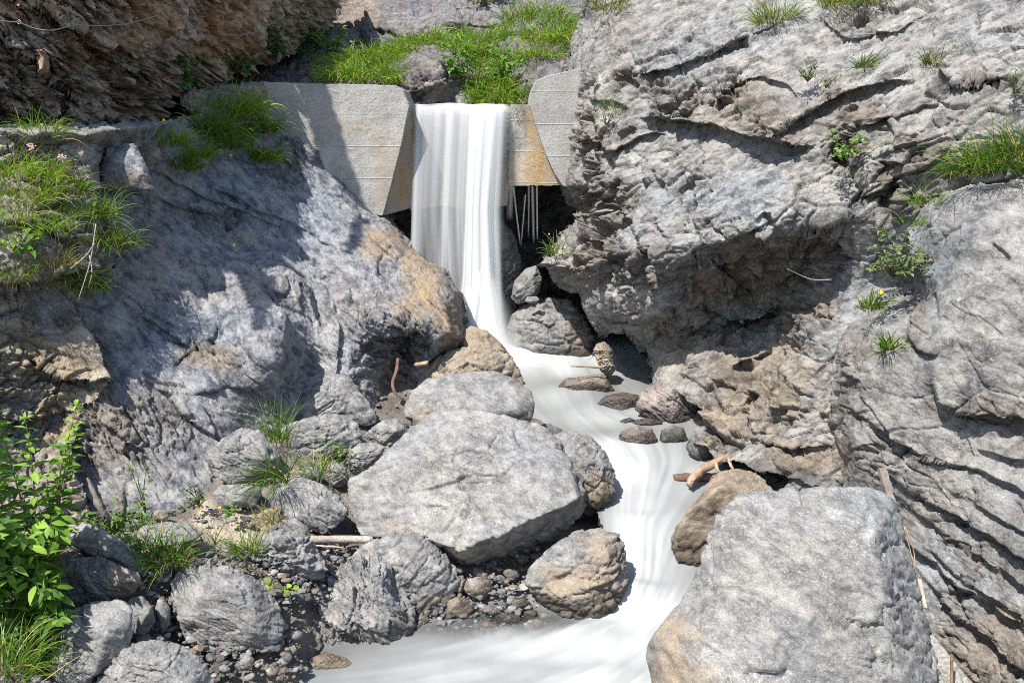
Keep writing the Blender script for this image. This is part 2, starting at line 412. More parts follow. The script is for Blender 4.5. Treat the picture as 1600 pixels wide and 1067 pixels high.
def sheet(name, poly, ctrl, mat, sp=2.0, ledges=(), rounds=(), relief=None, stain=(), wet=(), thick=1.6, jag=4.0, seed=0, lumps=(), rough=(), smooth_amp=1.0, rough_amp=2.2, back_y=False, link=True, parent=None):
    poly = [(float(a), float(b)) for a, b in poly]
    xs = np.arange(min(p[0] for p in poly) - 8, max(p[0] for p in poly) + 8 + sp, sp)
    ys = np.arange(min(p[1] for p in poly) - 8, max(p[1] for p in poly) + 8 + sp, sp)
    px, py = np.meshgrid(xs, ys)
    flat = np.stack([px.ravel(), py.ravel(), np.full(px.size, seed * 3.3)], 1)
    jx = fbm(flat / 38.0, 4, seed + 1).reshape(px.shape); jy = fbm(flat / 38.0, 4, seed + 2).reshape(px.shape)
    wx, wy = px + jag * 2.2 * jx, py + jag * 2.2 * jy
    Y = tps(ctrl)(px, py)
    for line, amp, wu, wd in ledges:
        m = max(wu, wd) * 4 + 12
        lx = [p[0] for p in line]; ly = [p[1] for p in line]
        sel = (px > min(lx) - m) & (px < max(lx) + m) & (py > min(ly) - m) & (py < max(ly) + m)
        s, al = polydist(line, (0.5 * px + 0.5 * wx)[sel], (0.5 * py + 0.5 * wy)[sel])
        taper = np.clip(np.minimum(al, 1 - al) * 6, 0, 1)
        ad = np.abs(s)
        if amp >= 0:
            t = np.clip((s + 2.6) / 5.2, 0, 1); t = t * t * (3 - 2 * t)
            d = t * (-0.28 * amp * np.exp(-ad / (1.7 * wu))) + (1 - t) * (0.62 * amp * np.exp(-ad / wd))
        else:                                   # a plain crack
            d = -amp * np.exp(-(ad / wu) ** 2)
        Y[sel] += d * taper
    for cx, cy, rx, ry, a in lumps:
        r2 = ((px - cx) / rx) ** 2 + ((py - cy) / ry) ** 2
        Y -= a * np.exp(-r2 * 1.2)
    for line, amp, w in rounds:
        s, al = polydist(line, px, py)
        Y += amp * np.clip(1 - np.abs(s) / w, 0, 1) ** 2.2
    pts = P(px, py, Y)
    gx = np.gradient(pts, axis=1); gy = np.gradient(pts, axis=0)
    nrm = np.cross(gx, gy); nrm /= np.linalg.norm(nrm, axis=2)[..., None] + 1e-9
    view = CAMP - pts
    nrm *= np.sign((nrm * view).sum(2))[..., None]
    # soften normals so that relief does not fold over at ledges
    for _ in range(2):
        nrm = (nrm + np.roll(nrm, 2, 0) + np.roll(nrm, -2, 0) + np.roll(nrm, 2, 1) + np.roll(nrm, -2, 1))
    nrm /= np.linalg.norm(nrm, axis=2)[..., None] + 1e-9
    nrm = nrm * 0.75 + 0.25 * view / np.linalg.norm(view, axis=2)[..., None]
    rg = blobs(px, py, rough, seed + 5)
    rel = rock_relief(pts.reshape(-1, 3), seed=seed, mask=(smooth_amp + (rough_amp - smooth_amp) * rg).ravel(), **(relief or {})).reshape(px.shape)
    pts = pts + nrm * rel[..., None]
    st = blobs(px, py, stain, seed); we = blobs(px, py, wet, seed + 9)
    keep = inside(poly, wx, wy)
    ny, nx = px.shape
    idx = np.arange(ny * nx).reshape(ny, nx)
    fm = keep[:-1, :-1] & keep[1:, :-1] & keep[:-1, 1:] & keep[1:, 1:]
    F = np.stack([idx[:-1, :-1][fm], idx[1:, :-1][fm], idx[1:, 1:][fm], idx[:-1, 1:][fm]], 1)
    V = pts.reshape(-1, 3); st = st.ravel(); we = we.ravel(); rg = rg.ravel()
    # turn the border back into the hill so the sheet has depth
    E = np.concatenate([F[:, [0, 1]], F[:, [1, 2]], F[:, [2, 3]], F[:, [3, 0]]])
    key = np.minimum(E[:, 0], E[:, 1]) * (ny * nx) + np.maximum(E[:, 0], E[:, 1])
    _, inv, cnt = np.unique(key, return_inverse=True, return_counts=True)
    B = E[cnt[inv] == 1]
    bv = np.unique(B)
    dirv = V[bv] - CAMP; dirv /= np.linalg.norm(dirv, axis=1)[:, None]
    if back_y: dirv = np.tile([0.0, 1.0, 0.0], (len(bv), 1))
    off = len(V); mapb = np.full(off, -1); mapb[bv] = np.arange(len(bv)) + off
    mapc = np.full(off, -1); mapc[bv] = np.arange(len(bv)) + off + len(bv)
    rim1 = V[bv] + dirv * thick * 0.25; rim2 = V[bv] + dirv * thick
    V = np.concatenate([V, rim1, rim2]); st = np.concatenate([st, st[bv], st[bv]]); we = np.concatenate([we, we[bv], we[bv]]); rg = np.concatenate([rg, rg[bv], rg[bv]])
    F = np.concatenate([F, np.stack([B[:, 1], B[:, 0], mapb[B[:, 0]], mapb[B[:, 1]]], 1), np.stack([mapb[B[:, 1]], mapb[B[:, 0]], mapc[B[:, 0]], mapc[B[:, 1]]], 1)])
    used = np.unique(F); rm = np.full(len(V), -1); rm[used] = np.arange(len(used))
    V = V[used]; F = rm[F]
    o0 = V.mean(0)
    return mesh_np(name, V - o0, F, mat, attrs={"stain": st[used], "wet": we[used], "dirt_shade": rg[used]}, loc=tuple(o0), parent=parent)

# ---- right-hand cliff with its bulge, underside and the ochre rubble wall below
RC_poly = [(893, -60), (900, 30), (886, 90), (890, 150), (878, 200), (884, 255), (874, 292), (890, 322), (905, 345), (880, 362), (848, 392), (834, 412),
           (858, 442), (900, 462), (915, 490), (932, 522), (955, 530), (985, 536), (1008, 545), (1018, 575), (1014, 600), (1060, 615), (1090, 640), (1085, 690), (1120, 720), (1180, 735), (1240, 748),
           (1300, 770), (1420, 840), (1980, 840), (1980, -60)]
RC = [(893, -60, 13.4), (892, 90, 12.9), (880, 240, 12.3), (905, 345, 11.9), (835, 412, 11.7), (905, 460, 11.5), (935, 520, 11.2), (1012, 560, 10.9), (1014, 610, 10.6),
      (1000, -40, 12.6), (1000, 60, 11.8), (1000, 130, 11.3), (1000, 185, 11.1), (1200, -40, 11.6), (1200, 60, 10.7), (1200, 150, 9.9), (1200, 215, 9.5), (1400, -40, 10.4), (1400, 60, 9.5),
      (1400, 150, 8.8), (1400, 230, 8.6), (1600, -40, 8.9), (1600, 80, 8.2), (1600, 250, 7.6), (940, 120, 12.0), (940, 260, 11.4),
      (1000, 260, 10.9), (1000, 340, 10.5), (1100, 230, 10.2), (1100, 330, 9.75), (1200, 250, 9.65), (1200, 330, 9.15), (1300, 270, 9.1), (1340, 330, 8.8), (1400, 350, 8.6),
      (940, 400, 10.9), (1000, 430, 10.25), (1040, 490, 10.35), (1090, 400, 9.65), (1190, 375, 9.2), (1280, 350, 8.95),
      (1060, 540, 10.75), (1110, 470, 10.5), (1180, 440, 10.3), (1180, 500, 10.6), (1250, 410, 9.9), (1290, 450, 9.3),
      (1100, 570, 10.1), (1090, 650, 9.6), (1100, 710, 9.1), (1200, 570, 9.5), (1200, 650, 8.95), (1200, 735, 8.5), (1285, 520, 8.9), (1280, 620, 8.45), (1290, 760, 7.9),
      (1420, 500, 8.7), (1420, 840, 7.6), (1720, 500, 8.2), (1720, 840, 7.6), (1720, -60, 8.2), (1980, -60, 7.0), (1980, 400, 6.6), (1980, 840, 6.6)]
RC_led = [([(990, 184), (1060, 192), (1112, 199), (1157, 215), (1210, 225), (1275, 232)], 0.40, 45, 22),
          ([(940, 128), (1000, 116), (1052, 109), (1075, 98), (1109, 86), (1160, 60), (1230, 40)], 0.16, 40, 18),
          ([(1095, 170), (1130, 150), (1157, 126), (1190, 122), (1226, 132), (1250, 150)], 0.16, 18, 20),
          ([(1200, 214), (1240, 190), (1280, 168), (1311, 150), (1375, 131), (1430, 126)], 0.22, 28, 26),
          ([(1480, 132), (1510, 128), (1545, 123), (1580, 120)], 0.16, 22, 16),
          ([(1330, 205), (1380, 190), (1450, 165), (1480, 160)], 0.12, 25, 16),
          ([(1312, 220), (1318, 250), (1337, 280), (1360, 315), (1397, 334), (1420, 356)], -0.35, 9, 9),
          ([(1335, 160), (1318, 200), (1312, 240), (1330, 275), (1352, 305)], 0.22, 30, 25),
          ([(1395, 240), (1412, 290), (1405, 330)], 0.2, 30, 18),
          ([(1095, 425), (1100, 400), (1130, 385), (1190, 372), (1240, 362), (1300, 345), (1345, 330)], 0.45, 40, 50),
          ([(1118, 507), (1150, 503), (1180, 500), (1222, 488)], 0.6, 30, 14),
          ([(1120, 480), (1170, 470), (1240, 440), (1270, 420)], 0.15, 20, 16),
          ([(915, 495), (960, 500), (1000, 498), (1040, 492), (1085, 470), (1095, 425)], 0.30, 40, 40),
          ([(940, 330), (985, 345), (1010, 395), (1030, 410)], 0.22, 25, 20),
          ([(905, 372), (950, 385), (985, 412), (1010, 440), (1050, 455)], 0.25, 25, 20),
          ([(890, 215), (930, 225), (960, 260), (945, 285)], 0.28, 25, 22),
          ([(935, 245), (965, 235), (995, 215), (1040, 205)], 0.2, 20, 20),
          ([(900, 150), (950, 160), (985, 175)], 0.2, 24, 20),
          ([(1085, 250), (1075, 300), (1085, 350), (1100, 390)], 0.10, 22, 15),
          ([(1195, 330), (1210, 350), (1235, 358)], 0.2, 20, 20),
          ([(1015, 250), (1030, 300), (1020, 340), (1045, 380)], 0.12, 20, 16),
          ([(850, 425), (885, 420), (905, 430), (930, 432)], 0.28, 18, 30),
          ([(1140, 570), (1180, 560), (1215, 545)], 0.18, 18, 14), ([(1110, 590), (1130, 600), (1150, 612)], 0.14, 14, 12),
          ([(1245, 540), (1215, 600), (1200, 650)], 0.2, 25, 20), ([(1180, 610), (1175, 640), (1180, 680)], 0.16, 30, 14),
          ([(1180, 690), (1240, 700), (1290, 700)], 0.15, 30, 16), ([(1270, 20), (1320, 60), (1400, 50), (1450, 20)], 0.12, 30, 20)]
sheet("cliff", RC_poly, RC, M['cliff'], sp=1.7, ledges=RC_led,
      rounds=[([(893, -60), (900, 30), (886, 90), (890, 150), (878, 200), (884, 255), (874, 292), (890, 322)], 1.3, 50),
              ([(905, 345), (880, 362), (848, 392), (834, 412), (858, 442), (900, 462)], 0.5, 28),
              ([(900, 462), (915, 490), (932, 522), (955, 530), (985, 536), (1008, 545), (1018, 575), (1014, 600)], 0.5, 22)],
      relief=dict(bed=BED_R, big=0.16, fbig=0.75, layer=0.03, flayer=3.2, chip=0.19, fchip=1.6, fine=0.012, flat=1.8),
      stain=[(1190, 600, 110, 90, 0.6), (1130, 660, 60, 60, 0.7), (1260, 720, 60, 40, 0.7), (1160, 450, 90, 45, 0.55), (1060, 540, 60, 50, 0.35), (905, 430, 50, 50, 0.35), (1280, 480, 40, 40, 0.5),
             (1330, 200, 60, 60, 0.2), (1160, 180, 120, 45, 0.25), (960, 60, 40, 120, 0.15)],
      wet=[(1200, 745, 120, 22, 0.7)], seed=11, thick=2.0, jag=4, smooth_amp=0.55, rough_amp=2.0,
      rough=[(1160, 150, 70, 45, 1), (1230, 190, 80, 40, 1), (1050, 150, 60, 45, .9), (1340, 190, 60, 60, 1), (1300, 150, 70, 30, .8), (1380, 300, 60, 60, 1), (930, 220, 60, 60, 1), (900, 330, 60, 60, .9), (960, 330, 60, 80, .9), (1000, 420, 70, 50, .9), (940, 400, 60, 60, .9),
             (1180, 420, 130, 60, 1), (1080, 520, 110, 50, 1), (1280, 400, 60, 50, 1), (1130, 590, 80, 60, .9), (1240, 500, 70, 50, .9), (1200, 640, 60, 60, .7), (1110, 690, 60, 40, .8), (1250, 720, 60, 30, .8), (1000, 120, 50, 20, .8), (1330, 30, 60, 25, .5), (1530, 130, 70, 20, .8), (1430, 250, 60, 60, .8)])[ "label"] = "tall pale grey limestone cliff rising over the stream, with a bulging overhang and an ochre hollow below"
bpy.data.objects["cliff"]["kind"] = "structure"

LS_poly = [(1980, 262), (1740, 262), (1600, 280), (1530, 285), (1480, 297), (1440, 325), (1420, 352), (1418, 420), (1424, 455), (1370, 470), (1330, 500), (1306, 540), (1298, 600), (1302, 680), (1310, 755), (1330, 800),
           (1345, 900), (1370, 1020), (1380, 1180), (1980, 1180)]
LS = [(1980, 262, 6.1), (1980, 600, 4.9), (1980, 1180, 3.9), (1740, 262, 7.0), (1600, 280, 7.3), (1480, 300, 7.75), (1420, 355, 8.1), (1418, 450, 7.75), (1330, 500, 8.0), (1300, 600, 7.85), (1310, 755, 7.5), (1400, 520, 7.45), (1400, 620, 7.15), (1400, 720, 6.95),
      (1500, 380, 7.2), (1500, 500, 6.85), (1500, 620, 6.65), (1600, 400, 6.7), (1600, 520, 6.4), (1600, 640, 6.2), (1500, 700, 6.65), (1500, 800, 6.4), (1600, 760, 6.0), (1600, 880, 5.75), (1420, 800, 6.95), (1440, 900, 6.7),
      (1500, 950, 6.15), (1600, 1000, 5.5), (1470, 1060, 6.2), (1600, 1100, 5.3), (1480, 1180, 6.0), (1740, 1180, 4.9), (1740, 600, 5.7)]
LS_led = [([(1461, 590), (1464, 615), (1470, 632), (1500, 646), (1562, 655), (1620, 662)], 0.26, 40, 26), ([(1420, 520), (1440, 545), (1468, 556)], 0.2, 22, 12),
          ([(1418, 420), (1424, 470), (1420, 520)], 0.12, 25, 14), ([(1345, 655), (1400, 690), (1450, 720), (1530, 735), (1640, 790)], 0.14, 26, 16),
          ([(1380, 742), (1440, 775), (1525, 830), (1640, 890)], 0.17, 22, 18), ([(1400, 830), (1480, 900), (1560, 960), (1660, 1030)], 0.17, 22, 18),
          ([(1390, 690), (1360, 720), (1350, 770)], 0.1, 15, 12), ([(1410, 780), (1470, 830), (1540, 880), (1660, 950)], 0.13, 20, 14), ([(1430, 880), (1500, 970), (1560, 1020), (1640, 1070)], 0.16, 22, 18),
          ([(1520, 700), (1580, 720), (1660, 730)], 0.12, 18, 14), ([(1550, 380), (1580, 410)], -0.06, 3, 3), ([(1310, 640), (1350, 650), (1400, 690)], 0.1, 18, 14), ([(1460, 455), (1466, 470), (1468, 500)], 0.15, 14, 8),
          ([(1440, 850), (1520, 920), (1600, 975)], 0.10, 12, 10), ([(1470, 760), (1540, 800), (1640, 850)], 0.10, 12, 10)]
sheet("rock_slab", LS_poly, LS, M['slab'], sp=1.7, ledges=LS_led,
      rounds=[([(1600, 280), (1530, 285), (1480, 297), (1440, 325), (1420, 352)], 0.4, 34), ([(1424, 455), (1370, 470), (1330, 500), (1306, 540), (1298, 600), (1302, 680), (1310, 755)], 0.7, 40)],
      relief=dict(bed=BED_RL, big=0.09, fbig=0.8, layer=0.018, flayer=4.5, chip=0.10, fchip=1.8, fine=0.009, flat=1.5), stain=[(1540, 1020, 120, 90, 0.45), (1310, 720, 20, 60, 0.6), (1440, 480, 20, 50, 0.3)], seed=23, thick=1.2, jag=3, smooth_amp=0.3, rough_amp=2.0,
      rough=[(1530, 650, 90, 30, .8), (1330, 600, 40, 90, .6), (1430, 500, 30, 70, .8), (1560, 850, 110, 110, .75), (1480, 800, 80, 60, .6), (1400, 720, 70, 50, .5), (1560, 1000, 100, 90, .8)])
tag(bpy.data.objects["rock_slab"], "steep grey slab of layered rock filling the lower right, behind the biggest boulder", "rock slab", kind="structure")

# ---- left slab
LL_poly = [(-20, 198), (60, 196), (180, 190), (262, 186), (332, 166), (400, 148), (414, 140), (418, 212), (470, 216), (512, 250), (546, 276), (582, 316), (606, 338), (642, 386), (700, 420), (722, 452), (727, 500), (737, 532),
           (700, 556), (676, 566), (668, 590), (650, 625), (600, 640), (560, 660), (480, 680), (400, 720), (340, 800), (150, 830), (80, 700), (-20, 500)]
LL = [(-20, 198, 9.2), (100, 195, 9.6), (180, 191, 10.0), (262, 187, 10.9), (335, 166, 11.9), (412, 143, 12.6), (418, 213, 12.5), (512, 250, 12.5), (606, 340, 12.4), (642, 386, 12.1), (720, 450, 11.5), (737, 530, 11.0),
      (60, 300, 8.9), (150, 310, 9.4), (250, 310, 10.5), (330, 250, 11.4), (420, 285, 11.8), (500, 290, 12.2), (300, 400, 10.2), (400, 400, 10.8), (440, 430, 10.3), (470, 400, 11.2), (520, 370, 11.6), (540, 430, 10.9), (590, 430, 11.0), (660, 470, 10.8),
      (200, 500, 8.95), (300, 540, 9.2), (350, 470, 9.85), (400, 480, 9.55), (400, 540, 8.95), (440, 500, 9.45), (440, 560, 9.0), (492, 500, 10.15), (488, 580, 9.75), (530, 490, 10.1), (540, 560, 9.75), (590, 500, 10.25), (620, 500, 10.4), (580, 570, 10.15), (640, 560, 10.75), (690, 540, 10.5), (620, 600, 10.5),
      (100, 640, 8.3), (150, 810, 7.7), (240, 790, 7.7), (310, 780, 7.95), (330, 720, 8.4), (400, 650, 8.9), (450, 640, 9.0), (490, 650, 9.3), (550, 620, 9.45), (-20, 500, 8.4), (600, 640, 10.0)]
LL_led = [([(215, 490), (263, 520), (300, 545)], 0.15, 20, 20), ([(270, 573), (314, 549), (337, 529), (345, 505)], -0.12, 5, 5),
          ([(317, 404), (371, 428), (412, 455), (446, 487), (438, 530), (470, 570), (500, 600)], -0.0, 5, 5),
          ([(500, 610), (470, 565), (444, 530), (448, 490), (415, 455), (371, 425)], 0.32, 30, 45),
          ([(505, 520), (492, 480), (470, 435), (440, 410)], 0.25, 25, 30),
          ([(225, 250), (260, 275), (304, 304), (388, 334), (430, 352), (460, 380)], 0.12, 20, 12), ([(240, 310), (310, 330), (360, 345)], 0.1, 14, 12),
          ([(560, 362), (611, 401), (645, 438), (682, 482), (705, 520)], 0.12, 20, 16), ([(560, 545), (585, 530), (620, 525), (650, 520), (675, 535)], 0.4, 30, 35),
          ([(330, 290), (400, 330), (460, 350), (540, 400)], 0.1, 22, 14), ([(300, 620), (360, 600), (420, 610)], 0.1, 22, 12), ([(150, 640), (220, 700), (270, 770)], 0.15, 20, 16),
          ([(230, 590), (300, 660), (350, 690)], 0.1, 18, 14), ([(520, 600), (535, 540), (520, 470), (500, 430)], 0.12, 22, 18)]
sheet("rock_ridge", LL_poly, LL, M['left'], sp=1.8, ledges=LL_led,
      rounds=[([(512, 250), (546, 276), (582, 316), (606, 338), (642, 386), (700, 420), (722, 452), (727, 500), (737, 532), (700, 556)], 0.9, 36)],
      relief=dict(bed=BED_L, big=0.13, fbig=0.8, layer=0.055, flayer=3.6, chip=0.15, fchip=1.9, fine=0.014, flat=3.2),
      stain=[(665, 440, 55, 75, 0.95), (700, 500, 35, 40, 0.9), (600, 385, 40, 28, 0.8), (640, 590, 60, 30, 0.35), (330, 560, 50, 20, 0.6), (220, 420, 50, 60, 0.25), (150, 640, 60, 80, 0.3), (380, 370, 40, 15, 0.4), (560, 610, 40, 30, 0.3)],
      seed=37, thick=1.5, jag=4, smooth_amp=0.4, rough_amp=1.8,
      rough=[(620, 540, 70, 45, 1), (620, 600, 60, 40, .8), (560, 480, 60, 60, .5), (180, 680, 70, 110, .9), (330, 560, 60, 30, .7), (250, 640, 60, 60, .6), (450, 250, 50, 40, .6), (330, 340, 80, 18, .7), (120, 560, 60, 80, .9)])
tag(bpy.data.objects["rock_ridge"], "sloping blue grey rock ridge left of the waterfall, ending in an ochre nose", "rock ridge", kind="structure")

# ---- near left bank
LB_poly = [(-330, 190), (60, 198), (140, 205), (168, 228), (152, 300), (188, 355), (184, 410), (140, 432), (112, 470), (150, 520), (172, 600), (132, 640), (108, 700), (150, 820), (110, 900), (-120, 1000), (-330, 1020)]
LB = [(-330, 192, 8.0), (-330, 500, 6.9), (-330, 1000, 4.9), (-120, 192, 8.45), (0, 200, 8.85), (140, 208, 9.3), (150, 300, 9.1), (0, 300, 8.5), (182, 380, 9.0), (0, 400, 8.1), (120, 430, 8.6), (60, 420, 8.3), (0, 480, 8.15), (90, 490, 8.65), (0, 560, 7.95), (100, 540, 8.4), (160, 600, 8.2),
      (0, 650, 7.7), (100, 640, 8.3), (0, 750, 7.1), (110, 700, 7.8), (140, 820, 7.2), (110, 900, 6.7), (-120, 1000, 5.5), (-120, 500, 7.5)]
LB_led = [([(-60, 450), (20, 445), (70, 440), (120, 425), (180, 415)], 0.4, 40, 40), ([(40, 560), (90, 590), (140, 600), (175, 595)], 0.3, 30, 30), ([(-20, 340), (50, 350), (90, 370), (120, 400)], 0.15, 20, 16),
          ([(80, 260), (105, 300), (100, 350), (125, 400)], 0.14, 16, 14), ([(-40, 640), (40, 660), (120, 640)], 0.3, 30, 40)]
sheet("rock_bank", LB_poly, LB, M['bank'], sp=2.0, ledges=LB_led, rounds=[([(140, 205), (168, 228), (152, 300), (188, 355), (184, 410)], 0.4, 24)],
      relief=dict(bed=(0.1, 0.25, 0.96), big=0.14, fbig=1.0, layer=0.05, flayer=4, chip=0.13, fchip=3.2, fine=0.02, flat=1.5, crack=1.0),
      stain=[(60, 560, 80, 60, 0.7), (90, 660, 60, 70, 0.8), (110, 450, 50, 30, 0.6), (60, 300, 80, 70, 0.35)], seed=41, thick=1.2, jag=4)
tag(bpy.data.objects["rock_bank"], "brown earthy bank of loose stones at the left edge under the grass, hollowed below", "bank", kind="structure")

sheet("path", [(-330, 196), (60, 195), (140, 199), (240, 189), (266, 185), (258, 216), (226, 238), (168, 240), (140, 232), (60, 228), (-330, 230)],
      [(-330, 196, 8.0), (-140, 196, 8.45), (60, 195, 8.95), (140, 199, 9.3), (266, 185, 10.7), (258, 216, 11.0), (226, 238, 10.3), (168, 240, 9.7), (140, 232, 9.45), (60, 228, 9.0), (-140, 230, 8.6), (210, 205, 9.8), (60, 208, 8.65), (140, 212, 9.0), (-140, 208, 8.15), (-330, 230, 8.2)], M['cliff'], sp=1.6,
      relief=dict(bed=(0, -.2, 1), big=.05, chip=.06, fchip=2.5, fine=.01, flat=2), rounds=[([(-140, 196), (60, 195), (140, 199), (240, 189), (266, 185)], .4, 10)], seed=44, thick=.5, jag=2)
tag(bpy.data.objects["path"], "narrow grey rock path on a ledge under the brown overhang", "path", kind="structure")

# ---- brown overhanging cliff behind the path
BC_poly = [(-330, -36), (545, -36), (526, 20), (512, 48), (474, 72), (440, 104), (400, 114), (345, 134), (300, 150), (262, 180), (184, 210), (-330, 216)]
BC = [(-330, 214, 7.9), (-330, -60, 7.7), (-160, 214, 8.9), (0, 205, 9.6), (100, 200, 10.05), (184, 200, 10.6), (270, 150, 11.8), (345, 130, 12.9), (405, 110, 13.8), (470, 68, 15.4), (525, 40, 16.8), (-160, -60, 8.4), (0, -60, 9.35), (0, 60, 9.4), (0, 130, 9.45), (100, 120, 9.85), (200, -60, 10.0), (200, 20, 10.2),
      (200, 110, 10.5), (300, 0, 11.5), (300, 80, 11.7), (405, -60, 12.4), (405, 0, 12.9), (405, 60, 13.3), (480, 0, 15.0), (545, -60, 15.9)]
BC_led = [([(120, 60), (200, 110), (260, 140)], 0.25, 30, 30), ([(0, 60), (60, 100), (130, 170)], 0.3, 40, 40), ([(240, 40), (300, 70), (370, 90)], 0.2, 30, 30), ([(415, 90), (408, 40), (412, 0), (420, -40)], 0.5, 40, 25),
          ([(350, 90), (362, 40), (370, -20)], 0.25, 35, 25), ([(280, 60), (290, 0), (300, -50)], 0.25, 30, 30), ([(40, 0), (110, 40), (190, 80), (240, 110)], 0.25, 25, 30), ([(505, 30), (500, -20)], 0.25, 20, 20)]
sheet("overhang", BC_poly, BC, M['brown'], sp=2.2, ledges=BC_led, relief=dict(bed=(0.7, 0.17, 0.68), big=0.22, fbig=0.8, layer=0.10, flayer=3.0, chip=0.30, fchip=2.2, fine=0.02, flat=3.4),
      stain=[(350, 40, 50, 60, 0.7), (90, 90, 60, 40, 0.5), (30, 0, 60, 40, 0.5), (385, 75, 25, 30, 0.8), (230, 20, 60, 40, 0.4)], seed=53, thick=2.0, jag=4, smooth_amp=.8, rough_amp=1.8, rough=[(60, 160, 170, 60, 1), (210, 150, 90, 70, .9), (120, 110, 120, 40, .6), (300, 110, 50, 30, .7), (20, 90, 60, 60, .6)])  # rough spots also put the lower wall's shade into the colour
tag(bpy.data.objects["overhang"], "dark brown overhanging rock wall above the path in the upper left", "overhanging rock", kind="structure")

# ---- rock behind and above the dam
BK_poly = [(200, -140), (1000, -140), (1000, 230), (200, 230)]
BK = [(240, 120, 13.6), (240, 160, 13.3), (300, 100, 14.6), (330, 150, 13.4), (200, -140, 19), (200, 230, 12.8), (380, 120, 14.4), (440, 100, 15.2), (480, 70, 16.6), (440, 135, 13.7), (520, 135, 13.9), (600, 140, 14.0), (640, 168, 13.9), (720, 175, 14.0), (800, 172, 14.0), (860, 150, 14.0), (900, 110, 14.2), (380, 230, 13.6), (1000, 230, 13.6),
      (520, 80, 16.2), (540, 40, 18.5), (600, 80, 15.4), (650, 45, 17.2), (720, 90, 15.2), (720, 40, 17.4), (790, 120, 14.9), (790, 50, 16.6), (850, 80, 15.1), (860, 20, 16.6), (640, 0, 19.5), (560, 0, 19.5), (760, 0, 19.0), (900, 0, 17), (640, -140, 20), (1000, -140, 18), (380, -140, 19)]
BK_led = [([(540, 60), (600, 50), (650, 55), (680, 42)], 0.4, 30, 30), ([(690, 20), (700, 45), (760, 40), (800, 30)], 0.4, 30, 40), ([(560, -20), (575, 40)], 0.3, 30, 20), ([(740, 80), (790, 85), (800, 110)], 0.3, 30, 25), ([(800, 60), (845, 55), (885, 65)], 0.25, 25, 25)]
sheet("hillside", BK_poly, BK, M['purple'], sp=2.2, ledges=BK_led, relief=dict(bed=(-0.3, 0.2, 0.92), big=0.25, fbig=0.6, layer=0.08, flayer=2.5, chip=0.18, fchip=1.4, fine=0.03),
      stain=[(560, 20, 40, 30, 0.4), (520, 150, 40, 20, 0.3)], lumps=[(680, 105, 60, 55, 1.0), (840, 120, 60, 40, 0.6), (520, 115, 30, 20, 0.4)], seed=61, thick=1.0, jag=3)
tag(bpy.data.objects["hillside"], "purple grey rocky hillside rising behind the concrete dam", "hillside", kind="structure")

# ---- back of the hollow under the dam and cliff, its shade painted dark
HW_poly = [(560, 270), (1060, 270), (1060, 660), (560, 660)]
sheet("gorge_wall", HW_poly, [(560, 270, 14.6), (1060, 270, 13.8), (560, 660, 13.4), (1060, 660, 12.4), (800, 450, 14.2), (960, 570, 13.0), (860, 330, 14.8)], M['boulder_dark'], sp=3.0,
      relief=dict(big=0.3, chip=0.25, fchip=1.8, layer=0.05, fine=0.03, flat=1.2), wet=[(800, 450, 400, 300, 0.8)], seed=71, thick=0.6)  # dark wet tint over the whole wall stands in for cave shade
tag(bpy.data.objects["gorge_wall"], "rock at the back of the hollow under the dam, shade painted into its colour", "rock wall", kind="structure")

# ---------------------------------------------------------------- stream level and ground
WPY = np.array([480, 540, 560, 590, 620, 650, 690, 720, 760, 800, 830, 870, 900, 930, 960, 1010, 1067, 1150, 1300])
WY = np.array([13.9, 12.5, 12.2, 11.6, 10.9, 10.3, 9.68, 9.2, 8.62, 8.15, 7.88, 7.55, 7.33, 7.12, 6.9, 6.52, 6.13, 5.62, 4.85])
def water_Y(py): return np.interp(py, WPY, WY)
_wp = P(np.full(len(WPY), 800.0), WPY.astype(float), WY)
WATER_Y, WATER_Z = _wp[::-1, 1].copy(), _wp[::-1, 2].copy()

GR = [(600, 640, 9.75), (540, 690, 8.95), (480, 700, 8.7), (400, 720, 8.2), (330, 790, 7.55), (400, 800, 7.42), (450, 835, 7.18), (250, 850, 6.75), (320, 820, 7.15), (100, 850, 6.5), (100, 950, 5.95), (300, 960, 6.35), (450, 1000, 6.22), (0, 1067, 5.05), (0, 900, 6.0),
      (250, 1067, 5.6), (430, 1067, 5.95), (500, 900, 6.85), (560, 850, 7.4), (700, 900, 7.18), (760, 930, 7.02), (820, 965, 6.85), (620, 975, 6.72), (520, 1012, 6.48), (750, 800, 8.0), (850, 690, 9.5), (760, 600, 10.9), (700, 560, 11.6), (650, 600, 10.6),
      (0, 1250, 4.3), (400, 1250, 5.0), (800, 1250, 5.3), (1200, 1250, 5.1),
      (1000, 900, 7.75), (1000, 800, 8.5), (1060, 740, 9.3), (1000, 660, 10.7), (900, 610, 11.6), (830, 560, 12.7), (940, 560, 12.6), (920, 1000, 6.95), (700, 1040, 6.6), (600, 1067, 6.35), (900, 1067, 6.5), (1030, 1040, 6.6),
      (1180, 750, 8.85), (1260, 765, 8.2), (1330, 800, 7.9), (1300, 950, 7.4), (1500, 1067, 6.7), (1400, 1000, 7.0), (1100, 860, 7.7), (1720, 1250, 6.2), (1720, 700, 8.0), (1000, 560, 12.3), (850, 500, 13.6), (1080, 640, 10.3), (0, 700, 8.4), (200, 700, 9.4), (100, 700, 8.9), (300, 700, 9.5), (380, 640, 9.9), (200, 600, 10.5), (210, 790, 7.85), (120, 800, 7.6), (-200, 1250, 4.0), (-200, 900, 5.6), (-450, 1250, 3.9), (-450, 800, 5.8), (1980, 1250, 5.0), (1980, 700, 7.0)]
ground_Y = tps(GR)
sand, sn, sd, sl = new_mat("sand_and_grit")
tc = N(sd, "ShaderNodeTexCoord").outputs["Object"]
